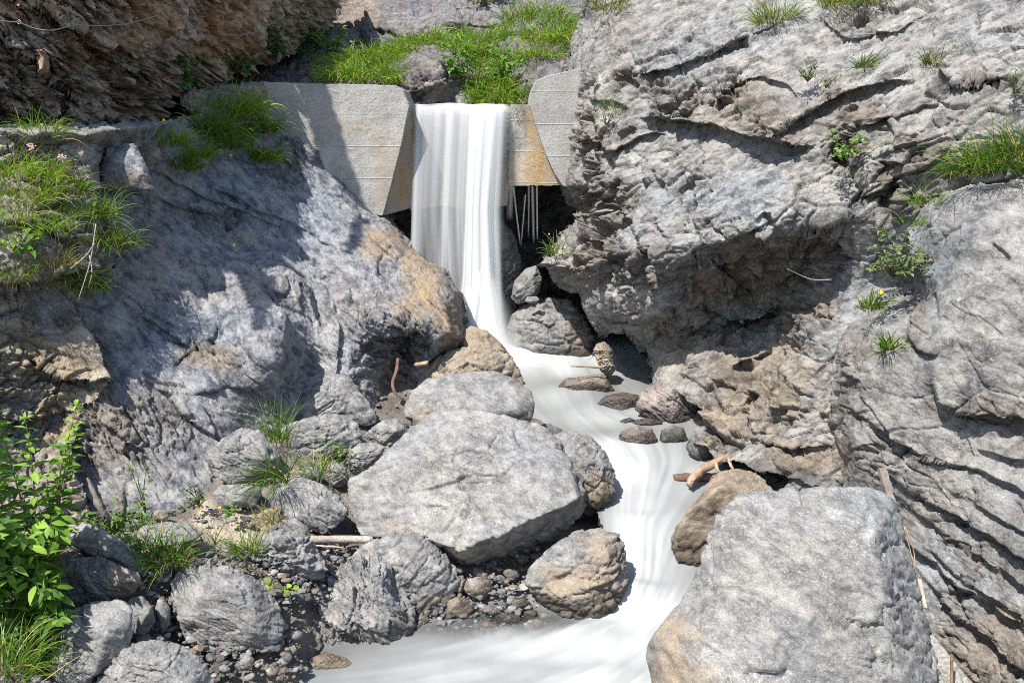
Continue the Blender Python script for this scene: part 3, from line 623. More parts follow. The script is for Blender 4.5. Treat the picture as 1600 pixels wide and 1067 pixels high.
g1 = N(sd, "ShaderNodeTexNoise"); g1.inputs["Scale"].default_value = 2.5; g1.inputs["Detail"].default_value = 8; sl.new(tc, g1.inputs["Vector"])
g2 = N(sd, "ShaderNodeTexVoronoi"); g2.inputs["Scale"].default_value = 45; sl.new(tc, g2.inputs["Vector"])
g3 = N(sd, "ShaderNodeTexNoise"); g3.inputs["Scale"].default_value = 60; g3.inputs["Detail"].default_value = 6; sl.new(tc, g3.inputs["Vector"])
gc = mix(sd, sl, ramp(sd, sl, g1.outputs[0], 0.4, 0.62), (0.065, 0.058, 0.048), (0.17, 0.145, 0.115))
gc = mix(sd, sl, ramp(sd, sl, g3.outputs[0], 0.45, 0.7, 0, 0.6), gc, (0.12, 0.10, 0.08))
aw = N(sd, "ShaderNodeAttribute", attribute_name="wet").outputs["Fac"]
ast = N(sd, "ShaderNodeAttribute", attribute_name="stain").outputs["Fac"]
gc = mix(sd, sl, mul(sd, sl, ast, 0.9), gc, mix(sd, sl, ramp(sd, sl, g1.outputs[0], 0.4, 0.62), (0.34, 0.28, 0.21), (0.42, 0.35, 0.27)))
gc = mix(sd, sl, mul(sd, sl, aw, 0.7), gc, (0.06, 0.052, 0.045))
gsx = N(sd, "ShaderNodeSeparateXYZ"); sl.new(g2.outputs["Color"], gsx.inputs[0])
gc = mix(sd, sl, mul(sd, sl, ramp(sd, sl, g2.outputs["Distance"], .45, .25), mul(sd, sl, ramp(sd, sl, gsx.outputs[0], .45, .55), mul(sd, sl, ast, -.8, 'MULTIPLY_ADD') if False else 0.8)), gc, mix(sd, sl, gsx.outputs[1], (0.07, 0.068, 0.066), (0.30, 0.28, 0.25)))
gb = N(sd, "ShaderNodeBsdfPrincipled"); sl.new(gc, gb.inputs["Base Color"]); gb.inputs["Roughness"].default_value = 0.9
gbu = N(sd, "ShaderNodeBump"); gbu.inputs["Strength"].default_value = 0.6; gbu.inputs["Distance"].default_value = 0.02; gh = mul(sd, sl, g3.outputs[0], mul(sd, sl, g2.outputs['Distance'], -1.2), 'ADD'); sl.new(gh, gbu.inputs["Height"]); sl.new(gbu.outputs[0], gb.inputs["Normal"])
go = N(sd, "ShaderNodeOutputMaterial"); sl.new(gb.outputs[0], go.inputs[0])
M['sand'] = sand
sheet("ground", [(-450, 540), (1980, 540), (1980, 1300), (-450, 1300)], [(a_, b_, c_ + (.12 if a_ < 900 and b_ > 740 else .03)) for a_, b_, c_ in GR], sand, sp=3.2, relief=dict(bed=(0, 0, 1), big=0.05, layer=0, chip=0.05, fchip=5, fine=0.012, flat=1.0, crack=0),
      wet=[(700, 975, 200, 40, 1.0), (480, 1030, 90, 40, 0.9), (1000, 800, 200, 260, 1.0), (900, 600, 160, 80, 1), (700, 1060, 400, 60, 1)], stain=[(370, 815, 70, 32, 1), (300, 850, 50, 20, .6)], seed=83, thick=0.5)
tag(bpy.data.objects["ground"], "sandy gravelly stream bank and bed between the boulders", "ground", kind="structure")

# ---------------------------------------------------------------- boulders
_ico = {}
def ico(level):
    if level not in _ico:
        bm = bmesh.new(); bmesh.ops.create_icosphere(bm, subdivisions=level, radius=1.0)
        V = np.array([v.co[:] for v in bm.verts]); F = np.array([[v.index for v in f.verts] for f in bm.faces]); bm.free()
        V /= np.linalg.norm(V, axis=1)[:, None]
        _ico[level] = (V, F)
    return _ico[level]

def hull_planes(pts):
    bm = bmesh.new()
    for p in pts: bm.verts.new(p)
    bmesh.ops.convex_hull(bm, input=bm.verts)
    bm.normal_update()
    Nn, D, A = [], [], []
    for f in bm.faces:
        if f.calc_area() < 1e-6: continue
        n = np.array(f.normal[:]); d = float(n @ np.array(f.verts[0].co[:]))
        for k in range(len(Nn)):
            if Nn[k] @ n > 0.985:
                if f.calc_area() > A[k]: Nn[k], D[k], A[k] = n, d, f.calc_area()
                break
        else:
            Nn.append(n); D.append(d); A.append(f.calc_area())
    bm.free()
    return np.array(Nn), np.array(D)

def boulder(name, label, cat, outline, base=None, depth=None, bulge=0.55, back=0.7, front=(), level=6, mat='boulder', edge=14, relief=None, stain=(), wet=(), seed=1, sink=0.0, group=None, all_stain=0.0, all_wet=0.0, tilt=0.0, onwater=False):
    """outline: traced silhouette; base: pixel where its foot meets the ground (gives distance); front: (px,py,toward) knuckles of the near faces as fractions of the radius"""
    tow = np.array([p[2] if len(p) > 2 else np.nan for p in outline]); out = np.array([p[:2] for p in outline], float)
    c = out.mean(0)
    if depth is None:
        gy = float(ground_Y(np.array([base[0]], float), np.array([base[1]], float))[0])
        gy = min(gy, float(water_Y(base[1]))) if base[0] > 640 else gy
        p0 = P(base[0], base[1], gy)
        depth = float((p0 - CAMP) @ FWD)
    w = (out[:, 0].max() - out[:, 0].min()) / FPX * depth; h = (out[:, 1].max() - out[:, 1].min()) / FPX * depth
    r = 0.5 * math.sqrt(w * h)
    D = depth + bulge * r * 0.75
    k = D
    def pd(px, py, d):
        return CAMP + ray(px, py) * d
    pts = [pd(x, y, D + (tilt * r * (c[1] - y) / max(1, (out[:, 1].max() - c[1])) if np.isnan(k2) else -k2 * r)) for (x, y), k2 in zip(out, tow)]
    pts += [pd(c[0] + (x - c[0]) * 0.72, c[1] + (y - c[1]) * 0.72, D + back * r) for x, y in out]
    pts += [pd(c[0] + (x - c[0]) * 0.3, c[1] + (y - c[1]) * 0.3, D + back * r * 1.25) for x, y in out[::3]]
    if len(front):
        pts += [pd(x, y, D - t * r) for x, y, t in front]
    else:
        fr = np.random.default_rng(seed * 13 + 5); a0 = fr.uniform(0, 6.28); nf = int(fr.integers(3, 6))
        hw, hh = 0.5 * (out[:, 0].max() - out[:, 0].min()), 0.5 * (out[:, 1].max() - out[:, 1].min())
        for q in range(nf):
            a = a0 + q * 6.283 / nf + fr.normal(0, .25); rad = fr.uniform(.42, .74)
            pts.append(pd(c[0] + hw * rad * math.cos(a), c[1] + hh * rad * math.sin(a) + .08 * hh, D - bulge * r * fr.uniform(.7, 1.15)))
    pts = np.array(pts)
    ctr = pts.mean(0)
    Nn, Dd = hull_planes(pts - ctr)
    dirs, F = ico(level)
    t = np.clip(dirs @ Nn.T, 0, None) / np.maximum(Dd, 1e-3)[None, :]
    ed = edge * 4.0
    tm = t.max(1); t = tm * ((t / tm[:, None]) ** ed).sum(1) ** (1.0 / ed); t = 1.0 / t
    V = dirs * t[:, None]
    kw = dict(big=0.045 * r, fbig=0.8 / r, layer=0.015 * r, flayer=2.6 / r, chip=0.09 * r, fchip=1.2 / r, fine=0.003 + 0.004 * r, bed=(math.cos(.7 + .37 * (seed % 5)), .28 * math.sin(.7 + .37 * (seed % 5)), .96 * math.sin(.7 + .37 * (seed % 5))), seed=seed, crack=0.8)
    if relief: kw.update(relief)
    rel = rock_relief(V + seed * 7.13, **kw)
    nv = np.zeros_like(V)
    fn = np.cross(V[F[:, 1]] - V[F[:, 0]], V[F[:, 2]] - V[F[:, 0]])
    for j in range(3): np.add.at(nv, F[:, j], fn)
    nv /= np.linalg.norm(nv, axis=1)[:, None] + 1e-12
    nv = nv * 0.6 + dirs * 0.4
    V = V + nv * rel[:, None] + ctr
    # make the profile follow the traced outline (same rock, its girth adjusted all round)
    px, py, dep = proj(V)
    th = np.arctan2(py - c[1], px - c[0]); rr = np.hypot(px - c[0], py - c[1])
    nb = 72
    bi = ((th + math.pi) / (2 * math.pi) * nb).astype(int) % nb
    mx = np.zeros(nb); np.maximum.at(mx, bi, rr)
    ang = (np.arange(nb) + 0.5) / nb * 2 * math.pi - math.pi
    R = np.zeros(nb); m = len(out)
    for a in range(m):
        (x0, y0), (x1, y1) = out[a] - c, out[(a + 1) % m] - c
        dx, dy = np.cos(ang), np.sin(ang)
        den = dx * (y1 - y0) - dy * (x1 - x0)
        den = np.where(np.abs(den) < 1e-9, 1e-9, den)
        tt = (x0 * (y1 - y0) - y0 * (x1 - x0)) / den
        uu = np.where(np.abs(x1 - x0) > np.abs(y1 - y0), (tt * dx - x0) / (x1 - x0 + 1e-12), (tt * dy - y0) / (y1 - y0 + 1e-12))
        ok = (tt > 0) & (uu >= -1e-6) & (uu <= 1 + 1e-6)
        R = np.where(ok, np.maximum(R, tt), R)
    sc = np.where(mx > 0, R / np.maximum(mx, 1e-6), 1)
    sc = np.clip(sc, 0.7, 1.5)
    sc = (np.roll(sc, 1) + 2 * sc + np.roll(sc, -1)) / 4
    fi = (th + math.pi) / (2 * math.pi) * nb - 0.5
    f0 = np.floor(fi).astype(int); ft = fi - f0
    sv = sc[f0 % nb] * (1 - ft) + sc[(f0 + 1) % nb] * ft
    V = CAMP + ray(c[0] + (px - c[0]) * sv, c[1] + (py - c[1]) * sv) * dep[:, None]
    px, py, _ = proj(V)
    st = np.maximum(blobs(px, py, stain, seed), all_stain); we = np.maximum(blobs(px, py, wet, seed + 3), all_wet)
    if c[0] > 445 and V[:, 1].min() < 13.0:
        hgt = V[:, 2] - np.interp(V[:, 1], WATER_Y, WATER_Z)
        we = np.maximum(we, np.clip(1.25 - (hgt - 0.085 - 0.035 * fbm(V * 6, 3, seed)) / 0.11, 0, 1) * (0.9 if onwater or c[0] > 790 else 0.5))
    o0 = np.array([ctr[0], ctr[1], V[:, 2].min()])
    o = mesh_np(name, V - o0, F, M[mat], attrs={"stain": st, "wet": we}, loc=tuple(o0))
    return tag(o, label, cat, group)

BO = "boulder"
boulder(BO, "huge flat faced grey boulder in the middle, its underside cut away at lower right", BO,
        [(541, 752), (575, 727), (640, 668), (682, 645), (735, 638), (770, 645), (802, 650), (852, 665), (882, 695), (907, 745), (918, 775), (913, 802, .0), (882, 835, -.05), (812, 870, 0), (752, 893, .05), (718, 890, .1), (688, 860), (630, 842), (560, 840), (545, 800)],
        base=(735, 893), front=[(640, 842, .5), (712, 868, .72), (790, 832, .66), (855, 806, .55), (908, 778, .42)], back=0.8, level=7, edge=26,
        relief=dict(big=0.03, layer=0.014, chip=0.05, fchip=1.6, fine=0.007), stain=[(760, 872, 80, 20, 0.6), (620, 830, 60, 20, .3)], seed=2, tilt=0.6)
boulder(BO, "light topped boulder with a dark cut face, lying right behind the huge flat faced one", BO,
        [(628, 645), (640, 612), (668, 590), (720, 582), (770, 578), (800, 588), (832, 612), (836, 640), (828, 665), (790, 680), (730, 690), (690, 690), (655, 678), (638, 660)],
        base=(700, 690), front=[(640, 652, .3), (690, 605, .15), (705, 645, .5), (760, 640, .5), (810, 640, .45), (690, 685, .45)], level=6, edge=18, seed=3, stain=[(660, 660, 30, 30, .5)], tilt=0.3)
boulder(BO, "round brown boulder at the pool edge, behind the light topped boulder", BO,
        [(645, 612), (655, 585), (672, 564), (700, 548), (740, 538), (772, 540), (800, 556), (818, 588), (820, 630), (760, 650), (680, 650)], depth=10.9, seed=4, mat='boulder_tan', all_stain=0.35, tilt=0.3)
boulder(BO, "small tan boulder wedged between the ochre rock nose and the brown boulder", BO,
        [(715, 560), (722, 520), (735, 508), (760, 516), (785, 538), (812, 575), (800, 600), (740, 600)], depth=11.5, seed=5, mat='boulder_tan', all_stain=0.6, level=5)
boulder(BO, "blocky boulder with an ochre lower face at the stream edge behind the huge one", BO,
        [(850, 690), (868, 676), (890, 672), (922, 680), (946, 705), (963, 740), (962, 775), (942, 797), (905, 815), (860, 800), (840, 740)], base=(925, 802),
        front=[(880, 700, .2), (905, 720, .55), (935, 780, .5), (890, 790, .55), (945, 725, .35)], seed=6, stain=[(935, 770, 40, 50, .75)], edge=18, tilt=0.3, wet=[(935, 800, 60, 12, .8)])
boulder(BO, "small dark wet boulder at the water line between two pale boulders", BO,
        [(828, 680), (836, 664), (858, 661), (878, 670), (884, 684), (860, 695)], base=(860, 690), seed=7, level=5, mat='boulder_dark', all_wet=.5)
boulder(BO, "speckled brown grey boulder standing alone in the foaming bend below the huge one", BO,
        [(818, 912), (824, 888), (845, 866), (868, 848), (900, 828), (936, 824), (966, 832), (977, 850), (980, 888), (982, 912), (967, 946), (946, 968), (910, 974), (868, 960), (838, 935)], base=(912, 970),
        front=[(840, 915, .3), (880, 860, .2), (945, 850, .3), (955, 880, .45), (920, 930, .6), (875, 940, .5)], seed=8, stain=[(940, 890, 45, 80, .6), (890, 930, 70, 40, .6)], mat='boulder', edge=18, wet=[(910, 968, 80, 14, .8)], tilt=0.3)
boulder(BO, "rounded grey boulder leaning against the front of the huge flat faced one", BO,
        [(548, 868), (566, 850), (592, 838), (636, 822), (666, 832), (692, 860), (714, 888), (722, 908), (702, 942), (672, 960), (640, 962), (600, 930), (560, 900)], base=(670, 960),
        front=[(600, 850, .1), (650, 850, .2), (690, 885, .35), (640, 890, .5), (660, 930, .5), (705, 905, .3)], seed=9, edge=16, stain=[(690, 940, 40, 20, .5)], tilt=0.3)
boulder(BO, "craggy grey boulder with chipped hollows at the water edge, in front of the rounded one", BO,
        [(458, 948), (468, 928), (494, 905), (522, 888), (560, 866), (590, 860), (612, 880), (632, 920), (652, 950), (650, 984), (628, 1020), (600, 1018), (560, 1008), (520, 1016), (486, 1005), (464, 978)], base=(590, 1020),
        front=[(500, 930, .25), (560, 895, .2), (590, 910, .4), (600, 980, .55), (540, 980, .55), (630, 960, .4), (480, 960, .3)], seed=10, level=7, edge=16, relief=dict(chip=0.16, layer=0.05, fchip=3.0), wet=[(590, 1020, 90, 14, .7)], tilt=0.3)
boulder(BO, "smooth round grey boulder with a flat dark foot, left of the craggy one", BO,
        [(264, 915), (275, 895), (292, 884), (322, 880), (362, 884), (402, 904), (436, 940), (447, 975), (440, 1002), (410, 1016), (378, 1024), (330, 1024), (292, 1006), (270, 962)], base=(350, 1024), seed=11, level=7, edge=10, bulge=.6, relief=dict(chip=0.06, layer=0.02), tilt=0.3)
boulder(BO, "pale smooth boulder cut off by the bottom edge of the picture", BO,
        [(130, 1090), (150, 1055), (166, 1030), (200, 1005), (240, 998), (282, 1005), (320, 1030), (338, 1067), (340, 1110), (300, 1160), (170, 1160)], base=(240, 1150), seed=12, level=7, edge=10, bulge=.6, relief=dict(chip=0.06, layer=0.02), tilt=0.3)
boulder(BO, "grey boulder scored by slanting grooves, half in leaf shade behind the pale bottom boulder", BO,
        [(75, 1035), (85, 990), (106, 955), (140, 940), (186, 935), (205, 945), (212, 980), (200, 1015), (165, 1045), (140, 1070), (105, 1075), (80, 1058)], base=(120, 1066), seed=13, edge=11, relief=dict(layer=0.03, flayer=8, bed=(0.35, 0.2, 0.9)), tilt=0.3)
boulder(BO, "small grey boulder pressed between the grooved boulder and the smooth round one", BO,
        [(192, 950), (204, 934), (222, 930), (238, 945), (243, 970), (226, 996), (207, 1002), (198, 985)], base=(215, 1000), seed=14, level=5)
boulder(BO, "dark purplish block with an ochre right corner, under the leaning slab", BO,
        [(96, 900), (106, 880), (122, 871), (156, 868), (192, 884), (218, 894), (223, 910), (206, 932), (176, 944), (130, 948), (98, 942)], base=(150, 945), seed=15, mat='boulder_dark', stain=[(190, 910, 30, 30, .7)], edge=20)
boulder(BO, "leaning dark slab resting on the purplish block beside the leafy plants", BO,
        [(98, 838), (116, 822), (132, 814), (162, 825), (192, 850), (226, 870), (244, 888), (231, 904), (200, 892), (152, 866), (112, 856)], base=(225, 900), seed=16, bulge=.5, back=.6, edge=20, tilt=.3)
boulder(BO, "low flat slab lying at the edge of the sand patch", BO,
        [(205, 832), (225, 820), (260, 814), (300, 819), (320, 834), (304, 846), (252, 854), (222, 850)], base=(260, 850), seed=17, edge=18, tilt=.6, bulge=.4)
boulder(BO, "jagged chipped grey boulder between the sand patch and the log", BO,
        [(378, 858), (400, 838), (442, 824), (480, 835), (502, 860), (514, 892), (494, 906), (454, 908), (416, 888), (390, 872)], base=(455, 905), seed=18, relief=dict(chip=.18, fchip=4.0, layer=.05), edge=16, tilt=.3)
boulder(BO, "small pale stone peeping out between the jagged boulder and the wedge shaped one", BO,
        [(432, 822), (442, 811), (462, 809), (482, 824), (488, 842), (450, 845)], base=(462, 842), seed=19, level=5)
boulder(BO, "wedge shaped grey boulder with a dark front, beside the long hanging grass tuft", BO,
        [(418, 780), (428, 760), (442, 748), (466, 742), (502, 755), (532, 775), (546, 800), (528, 822), (506, 835), (470, 828), (432, 806)], base=(500, 833), seed=20, front=[(450, 770, .2), (500, 785, .4), (530, 800, .3), (470, 812, .5), (505, 822, .4)], edge=16, tilt=.3)
boulder(BO, "smooth egg shaped boulder on top of the low block beside the blue slab", BO,
        [(320, 716), (330, 700), (348, 684), (376, 667), (406, 672), (430, 698), (438, 722), (415, 748), (362, 758), (336, 746)], base=(370, 760), seed=21, edge=10, tilt=.3)
boulder(BO, "low rectangular block under the egg shaped boulder at the back of the sand", BO,
        [(331, 772), (344, 757), (406, 755), (410, 774), (398, 792), (345, 794)], base=(370, 793), seed=22, level=5, edge=22)
boulder(BO, "pale tilted boulder in front of the arched one, a small green sprig before it", BO,
        [(436, 672), (448, 662), (472, 654), (512, 645), (546, 648), (562, 665), (567, 690), (545, 712), (495, 722), (452, 710)], base=(500, 718), seed=23, edge=12, tilt=.3, relief=dict(layer=0.012))
boulder(BO, "arched light boulder with a deep shadowed underside, left of the light topped one", BO,
        [(434, 660), (440, 640), (452, 618), (476, 590), (512, 577), (542, 590), (578, 627), (592, 656), (580, 668), (540, 662), (490, 664), (455, 668)], base=(510, 672),
        front=[(470, 620, .2), (480, 640, .45), (520, 617, .5), (560, 632, .45), (582, 655, .3)], seed=24, edge=18, tilt=.4)
boulder("stone_slab", "long thin grey slate leaning on the blue slab left of the arched boulder", "stone slab",
        [(372, 672), (388, 652), (410, 636), (430, 618), (448, 612), (444, 630), (420, 650), (400, 672)], base=(395, 675), seed=25, level=5, bulge=.3, back=.4, edge=20)
boulder(BO, "small brown pink boulder at the foot of the blue slab behind the egg shaped one", BO,
        [(322, 690), (332, 664), (348, 650), (364, 656), (378, 672), (370, 692), (340, 700)], base=(345, 697), seed=26, level=5, mat='boulder_red')
boulder(BO, "angular grey stone above the huge boulder's left shoulder", BO,
        [(566, 682), (580, 668), (600, 655), (622, 653), (633, 668), (634, 686), (610, 698), (590, 700)], base=(605, 697), seed=27, level=6, edge=20)
boulder(BO, "angular grey stone against the huge boulder's left side, under its twin", BO,
        [(533, 725), (545, 706), (560, 692), (585, 690), (604, 698), (590, 720), (565, 742), (545, 742)], base=(555, 740), seed=28, level=6, edge=20)
boulder(BO, "small round white stone in the grass left of the huge boulder", BO,
        [(508, 742), (512, 726), (526, 722), (540, 730), (546, 748), (535, 762), (516, 760)], base=(525, 760), seed=29, level=5)
boulder(BO, "small grey stone in the grass above the wedge shaped boulder", BO,
        [(466, 738), (474, 730), (492, 728), (505, 738), (502, 750), (480, 752)], base=(485, 750), seed=30, level=5)
boulder(BO, "biggest boulder of all, a rounded grey block filling the lower right corner", BO,
        [(1095, 868), (1116, 804), (1148, 772), (1212, 762), (1300, 758), (1372, 760), (1404, 784), (1425, 870), (1446, 950), (1462, 1005), (1478, 1090), (1480, 1230), (1300, 1300), (1120, 1260), (1030, 1120), (1008, 1030), (1006, 1005), (1030, 975), (1062, 938), (1086, 895)],
        depth=5.55, front=[(1130, 900, .28), (1180, 850, .2), (1370, 840, .25), (1090, 1010, .45), (1200, 1010, .65), (1400, 1010, .5), (1150, 1150, .75), (1400, 1150, .6), (1040, 1050, .3)], back=0.7, bulge=.5, level=7, edge=20, tilt=0.5,
        relief=dict(big=0.03, layer=0.012, chip=0.04, fchip=1.6, fine=0.008), stain=[(1050, 1010, 45, 80, .7), (1080, 1060, 60, 30, .4)], seed=31, wet=[(1020, 1030, 24, 50, .4)])
boulder(BO, "brown wet boulder in the stream just behind the biggest boulder", BO,
        [(1046, 855), (1052, 826), (1074, 798), (1096, 772), (1110, 748), (1126, 735), (1152, 731), (1182, 738), (1206, 760), (1232, 800), (1190, 870), (1110, 888), (1060, 882)], base=(1080, 880), seed=32, mat='boulder_tan', all_stain=.45,
        wet=[(1075, 850, 40, 35, 1.0), (1100, 790, 30, 30, .4)], edge=14, tilt=.5)
boulder(BO, "squat grey stone between the biggest boulder and the cliff foot", BO,
        [(1208, 778), (1228, 758), (1240, 738), (1246, 716), (1290, 711), (1306, 718), (1306, 750), (1290, 780), (1240, 790)], base=(1260, 772), seed=33, edge=20, tilt=.3)
boulder(BO, "dark wet rock at the right bank beside the forked branch", BO,
        [(1071, 700), (1076, 685), (1086, 669), (1110, 662), (1136, 674), (1143, 698), (1135, 718), (1105, 728), (1080, 715)], base=(1105, 722), seed=34, mat='boulder_dark', edge=20, all_wet=.15)
boulder(BO, "small black rock standing in the water between the dark wet rock and the pink one", BO,
        [(1029, 692), (1033, 672), (1050, 663), (1068, 668), (1076, 688), (1065, 700), (1040, 702)], base=(1052, 692), seed=35, level=6, mat='boulder_dark', all_wet=.35)
boulder(BO, "low pink brown rock in the middle of the stream", BO,
        [(962, 692), (970, 674), (994, 664), (1018, 668), (1029, 688), (1020, 702), (980, 704)], base=(995, 697), seed=36, level=6, mat='boulder_red', all_wet=.2)
boulder(BO, "low black rock barely above the water, upstream of the pink rock", BO,
        [(984, 662), (995, 655), (1015, 652), (1034, 657), (1040, 666), (1010, 672)], base=(1012, 664), seed=37, level=5, mat='boulder_dark', all_wet=.6)
boulder(BO, "thin dark rock sliver in the water upstream of the low black rock", BO,
        [(966, 660), (972, 655), (984, 652), (994, 656), (985, 664)], base=(980, 660), seed=38, level=5, mat='boulder_dark', all_wet=.6)
boulder(BO, "tan pink flat boulder in the water before the cave mouth", BO,
        [(868, 606), (884, 590), (912, 588), (940, 583), (952, 596), (964, 614), (940, 626), (890, 622)], base=(915, 617), seed=39, level=6, mat='boulder_red', all_stain=.25, edge=16, tilt=.4)
boulder(BO, "wet low ledge rock in the water downstream of the tan pink boulder", BO,
        [(930, 632), (945, 618), (975, 612), (1004, 618), (1000, 640), (960, 648)], base=(968, 634), seed=40, level=6, mat='boulder_red', all_wet=.6, tilt=.4)
boulder(BO, "reddish slanting boulder at the foot of the overhang, right of the cave mouth", BO,
        [(990, 640), (1000, 615), (1020, 596), (1060, 597), (1100, 610), (1105, 655), (1070, 672), (1020, 660)], base=(1050, 660), seed=41, level=6, mat='boulder_red', edge=20, tilt=.3, relief=dict(layer=.05, flayer=9, bed=(.6, .2, .75)))
boulder(BO, "big pale wet boulder beside the foot of the waterfall", BO,
        [(790, 520), (798, 492), (820, 474), (852, 464), (892, 468), (910, 490), (930, 525), (930, 570), (860, 575), (800, 560)], depth=12.6, seed=42, level=6, tilt=.3, stain=[(905, 530, 40, 50, .5)], all_wet=.15)
boulder(BO, "rounded wet grey boulder perched above the big pale one under the cliff", BO,
        [(798, 466), (803, 440), (820, 420), (838, 414), (848, 436), (842, 458), (826, 472), (808, 476)], depth=12.7, seed=43, level=6, all_wet=.2)
boulder(BO, "tall dark mossy boulder right behind the falling water", BO,
        [(740, 480), (742, 360), (762, 338), (786, 342), (806, 368), (816, 410), (814, 460), (800, 520), (760, 540)], depth=12.95, seed=44, level=6, all_wet=.6, mat='boulder')
boulder(BO, "small flat stone on the big pale boulder by the waterfall", BO, [(820, 470), (824, 464), (838, 463), (844, 468), (838, 474), (826, 474)], depth=12.45, seed=45, level=4)
boulder(BO, "grey stone sitting on the dam crest left of the white one", BO, [(666, 168), (670, 150), (690, 142), (704, 152), (706, 168), (688, 172)], depth=13.45, seed=46, level=5)
boulder(BO, "white tilted stone sitting on the dam crest", BO, [(705, 168), (710, 146), (724, 140), (738, 156), (744, 168), (724, 172)], depth=13.45, seed=47, level=5)
boulder(BO, "dark rough rock beside the right wing of the dam crest", BO, [(796, 172), (808, 152), (824, 143), (836, 150), (830, 170)], depth=13.7, seed=48, level=5, mat='purple')
boulder(BO, "squared grey block lying on the path edge under the brown overhang", BO,
        [(145, 292), (150, 268), (158, 250), (166, 224), (212, 224), (228, 256), (242, 292), (246, 300), (226, 309), (182, 300), (155, 300)], depth=9.25, front=[(168, 240, .3), (210, 240, .3), (175, 262, .55), (225, 270, .4), (200, 295, .4), (235, 295, .2)], seed=49, edge=20, stain=[(200, 285, 40, 14, .7)], mat='left')
boulder(BO, "small ochre stone beside the squared grey block on the path edge", BO, [(214, 250), (216, 230), (234, 226), (250, 232), (252, 250), (236, 260), (220, 260)], depth=9.9, seed=50, level=5, mat='boulder_tan', all_stain=.6)
boulder(BO, "cream rounded stone in the gap below the huge boulder", BO, [(722, 920), (730, 904), (748, 900), (766, 906), (771, 920), (758, 936), (740, 938)], base=(748, 936), seed=51, level=5, mat='boulder_tan')
boulder(BO, "brown stone at the water edge in the gap left of the cream stone", BO, [(690, 960), (700, 938), (716, 930), (735, 938), (742, 952), (728, 966), (705, 970)], base=(715, 964), seed=52, level=5, mat='boulder_tan', all_stain=.3)
boulder(BO, "small tan stone squeezed beside the rounded grey boulder above the brown stone", BO, [(704, 926), (712, 900), (724, 898), (728, 912), (720, 930)], base=(716, 928), seed=53, level=5, mat='boulder_tan')
boulder(BO, "yellow mossy stone awash at the pool edge near the bottom", BO, [(470, 1040), (480, 1022), (510, 1018), (540, 1026), (556, 1038), (540, 1050), (490, 1052)], base=(510, 1046), seed=54, level=6, mat='boulder_tan', all_stain=.5, tilt=.4, wet=[(510, 1048, 60, 10, .8)])
boulder(BO, "grey stone half hidden by grass in the lower left corner", BO, [(20, 985), (28, 968), (46, 960), (62, 966), (68, 982), (60, 996), (34, 998)], base=(45, 996), seed=55, level=5)
boulder(BO, "narrow upright stone with creeping green beside the smooth round boulder", BO, [(242, 950), (246, 936), (256, 934), (266, 950), (266, 975), (252, 995), (244, 980)], base=(255, 994), seed=56, level=5)
boulder(BO, "flat wet stone lying in the shallows below the huge boulder", BO, [(790, 944), (800, 935), (818, 932), (830, 942), (822, 952), (800, 955)], base=(810, 952), seed=57, level=5, mat='boulder_tan', all_wet=.3)

# ---------------------------------------------------------------- concrete dam
cm, cn, cd, cl = new_mat("old_concrete")
tc = N(cd, "ShaderNodeTexCoord").outputs["Object"]
a1 = N(cd, "ShaderNodeTexNoise"); a1.inputs["Scale"].default_value = 1.6; a1.inputs["Detail"].default_value = 8; a1.inputs["Roughness"].default_value = 0.65; cl.new(tc, a1.inputs["Vector"])
a2 = N(cd, "ShaderNodeTexVoronoi"); a2.inputs["Scale"].default_value = 22; cl.new(tc, a2.inputs["Vector"])
a3 = N(cd, "ShaderNodeTexNoise"); a3.inputs["Scale"].default_value = 38; a3.inputs["Detail"].default_value = 6; a3.inputs["Roughness"].default_value = 0.7; cl.new(tc, a3.inputs["Vector"])
cc = mix(cd, cl, ramp(cd, cl, a1.outputs[0], 0.35, 0.65), (0.24, 0.23, 0.212), (0.39, 0.378, 0.352))
cc = mix(cd, cl, ramp(cd, cl, a3.outputs[0], 0.47, 0.66, 0, 0.8), cc, (0.17, 0.16, 0.145))
cc = mix(cd, cl, ramp(cd, cl, a2.outputs[0], 0.16, 0.06, 0, 0.8), cc, (0.12, 0.11, 0.10))
# rust coloured seepage under the shutter joints
sp_ = N(cd, "ShaderNodeSeparateXYZ"); cl.new(tc, sp_.inputs[0])
mp = N(cd, "ShaderNodeMapping"); mp.inputs["Scale"].default_value = (5.0, 1, 0.35); cl.new(tc, mp.inputs[0])
a4 = N(cd, "ShaderNodeTexNoise"); a4.inputs["Scale"].default_value = 1.6; a4.inputs["Detail"].default_value = 6; cl.new(mp.outputs[0], a4.inputs["Vector"])
cc = mix(cd, cl, ramp(cd, cl, a4.outputs[0], 0.55, 0.75, 0, 0.3), cc, (0.38, 0.31, 0.22))
at = N(cd, "ShaderNodeAttribute", attribute_name="stain").outputs["Fac"]
cc = mix(cd, cl, mul(cd, cl, at, ramp(cd, cl, a4.outputs[0], 0.25, 0.6)), cc, mix(cd, cl, ramp(cd, cl, a3.outputs[0], .4, .65), (0.27, 0.165, 0.06), (0.42, 0.30, 0.15)))
aw = N(cd, "ShaderNodeAttribute", attribute_name="wet").outputs["Fac"]
cc = mix(cd, cl, mul(cd, cl, aw, ramp(cd, cl, a3.outputs[0], 0.35, 0.6)), cc, (0.055, 0.055, 0.03))
jz = mul(cd, cl, mul(cd, cl, sp_.outputs[2], 2.2), 0.0, 'ADD')
fr = N(cd, "ShaderNodeMath"); fr.operation = 'PINGPONG'; fr.inputs[1].default_value = 0.5; cl.new(jz, fr.inputs[0])
jl = ramp(cd, cl, fr.outputs[0], 0.022, 0.0)
cc = mix(cd, cl, mul(cd, cl, mul(cd, cl, jl, ramp(cd, cl, a1.outputs[0], .42, .62)), 0.2), cc, (0.58, 0.55, 0.48))
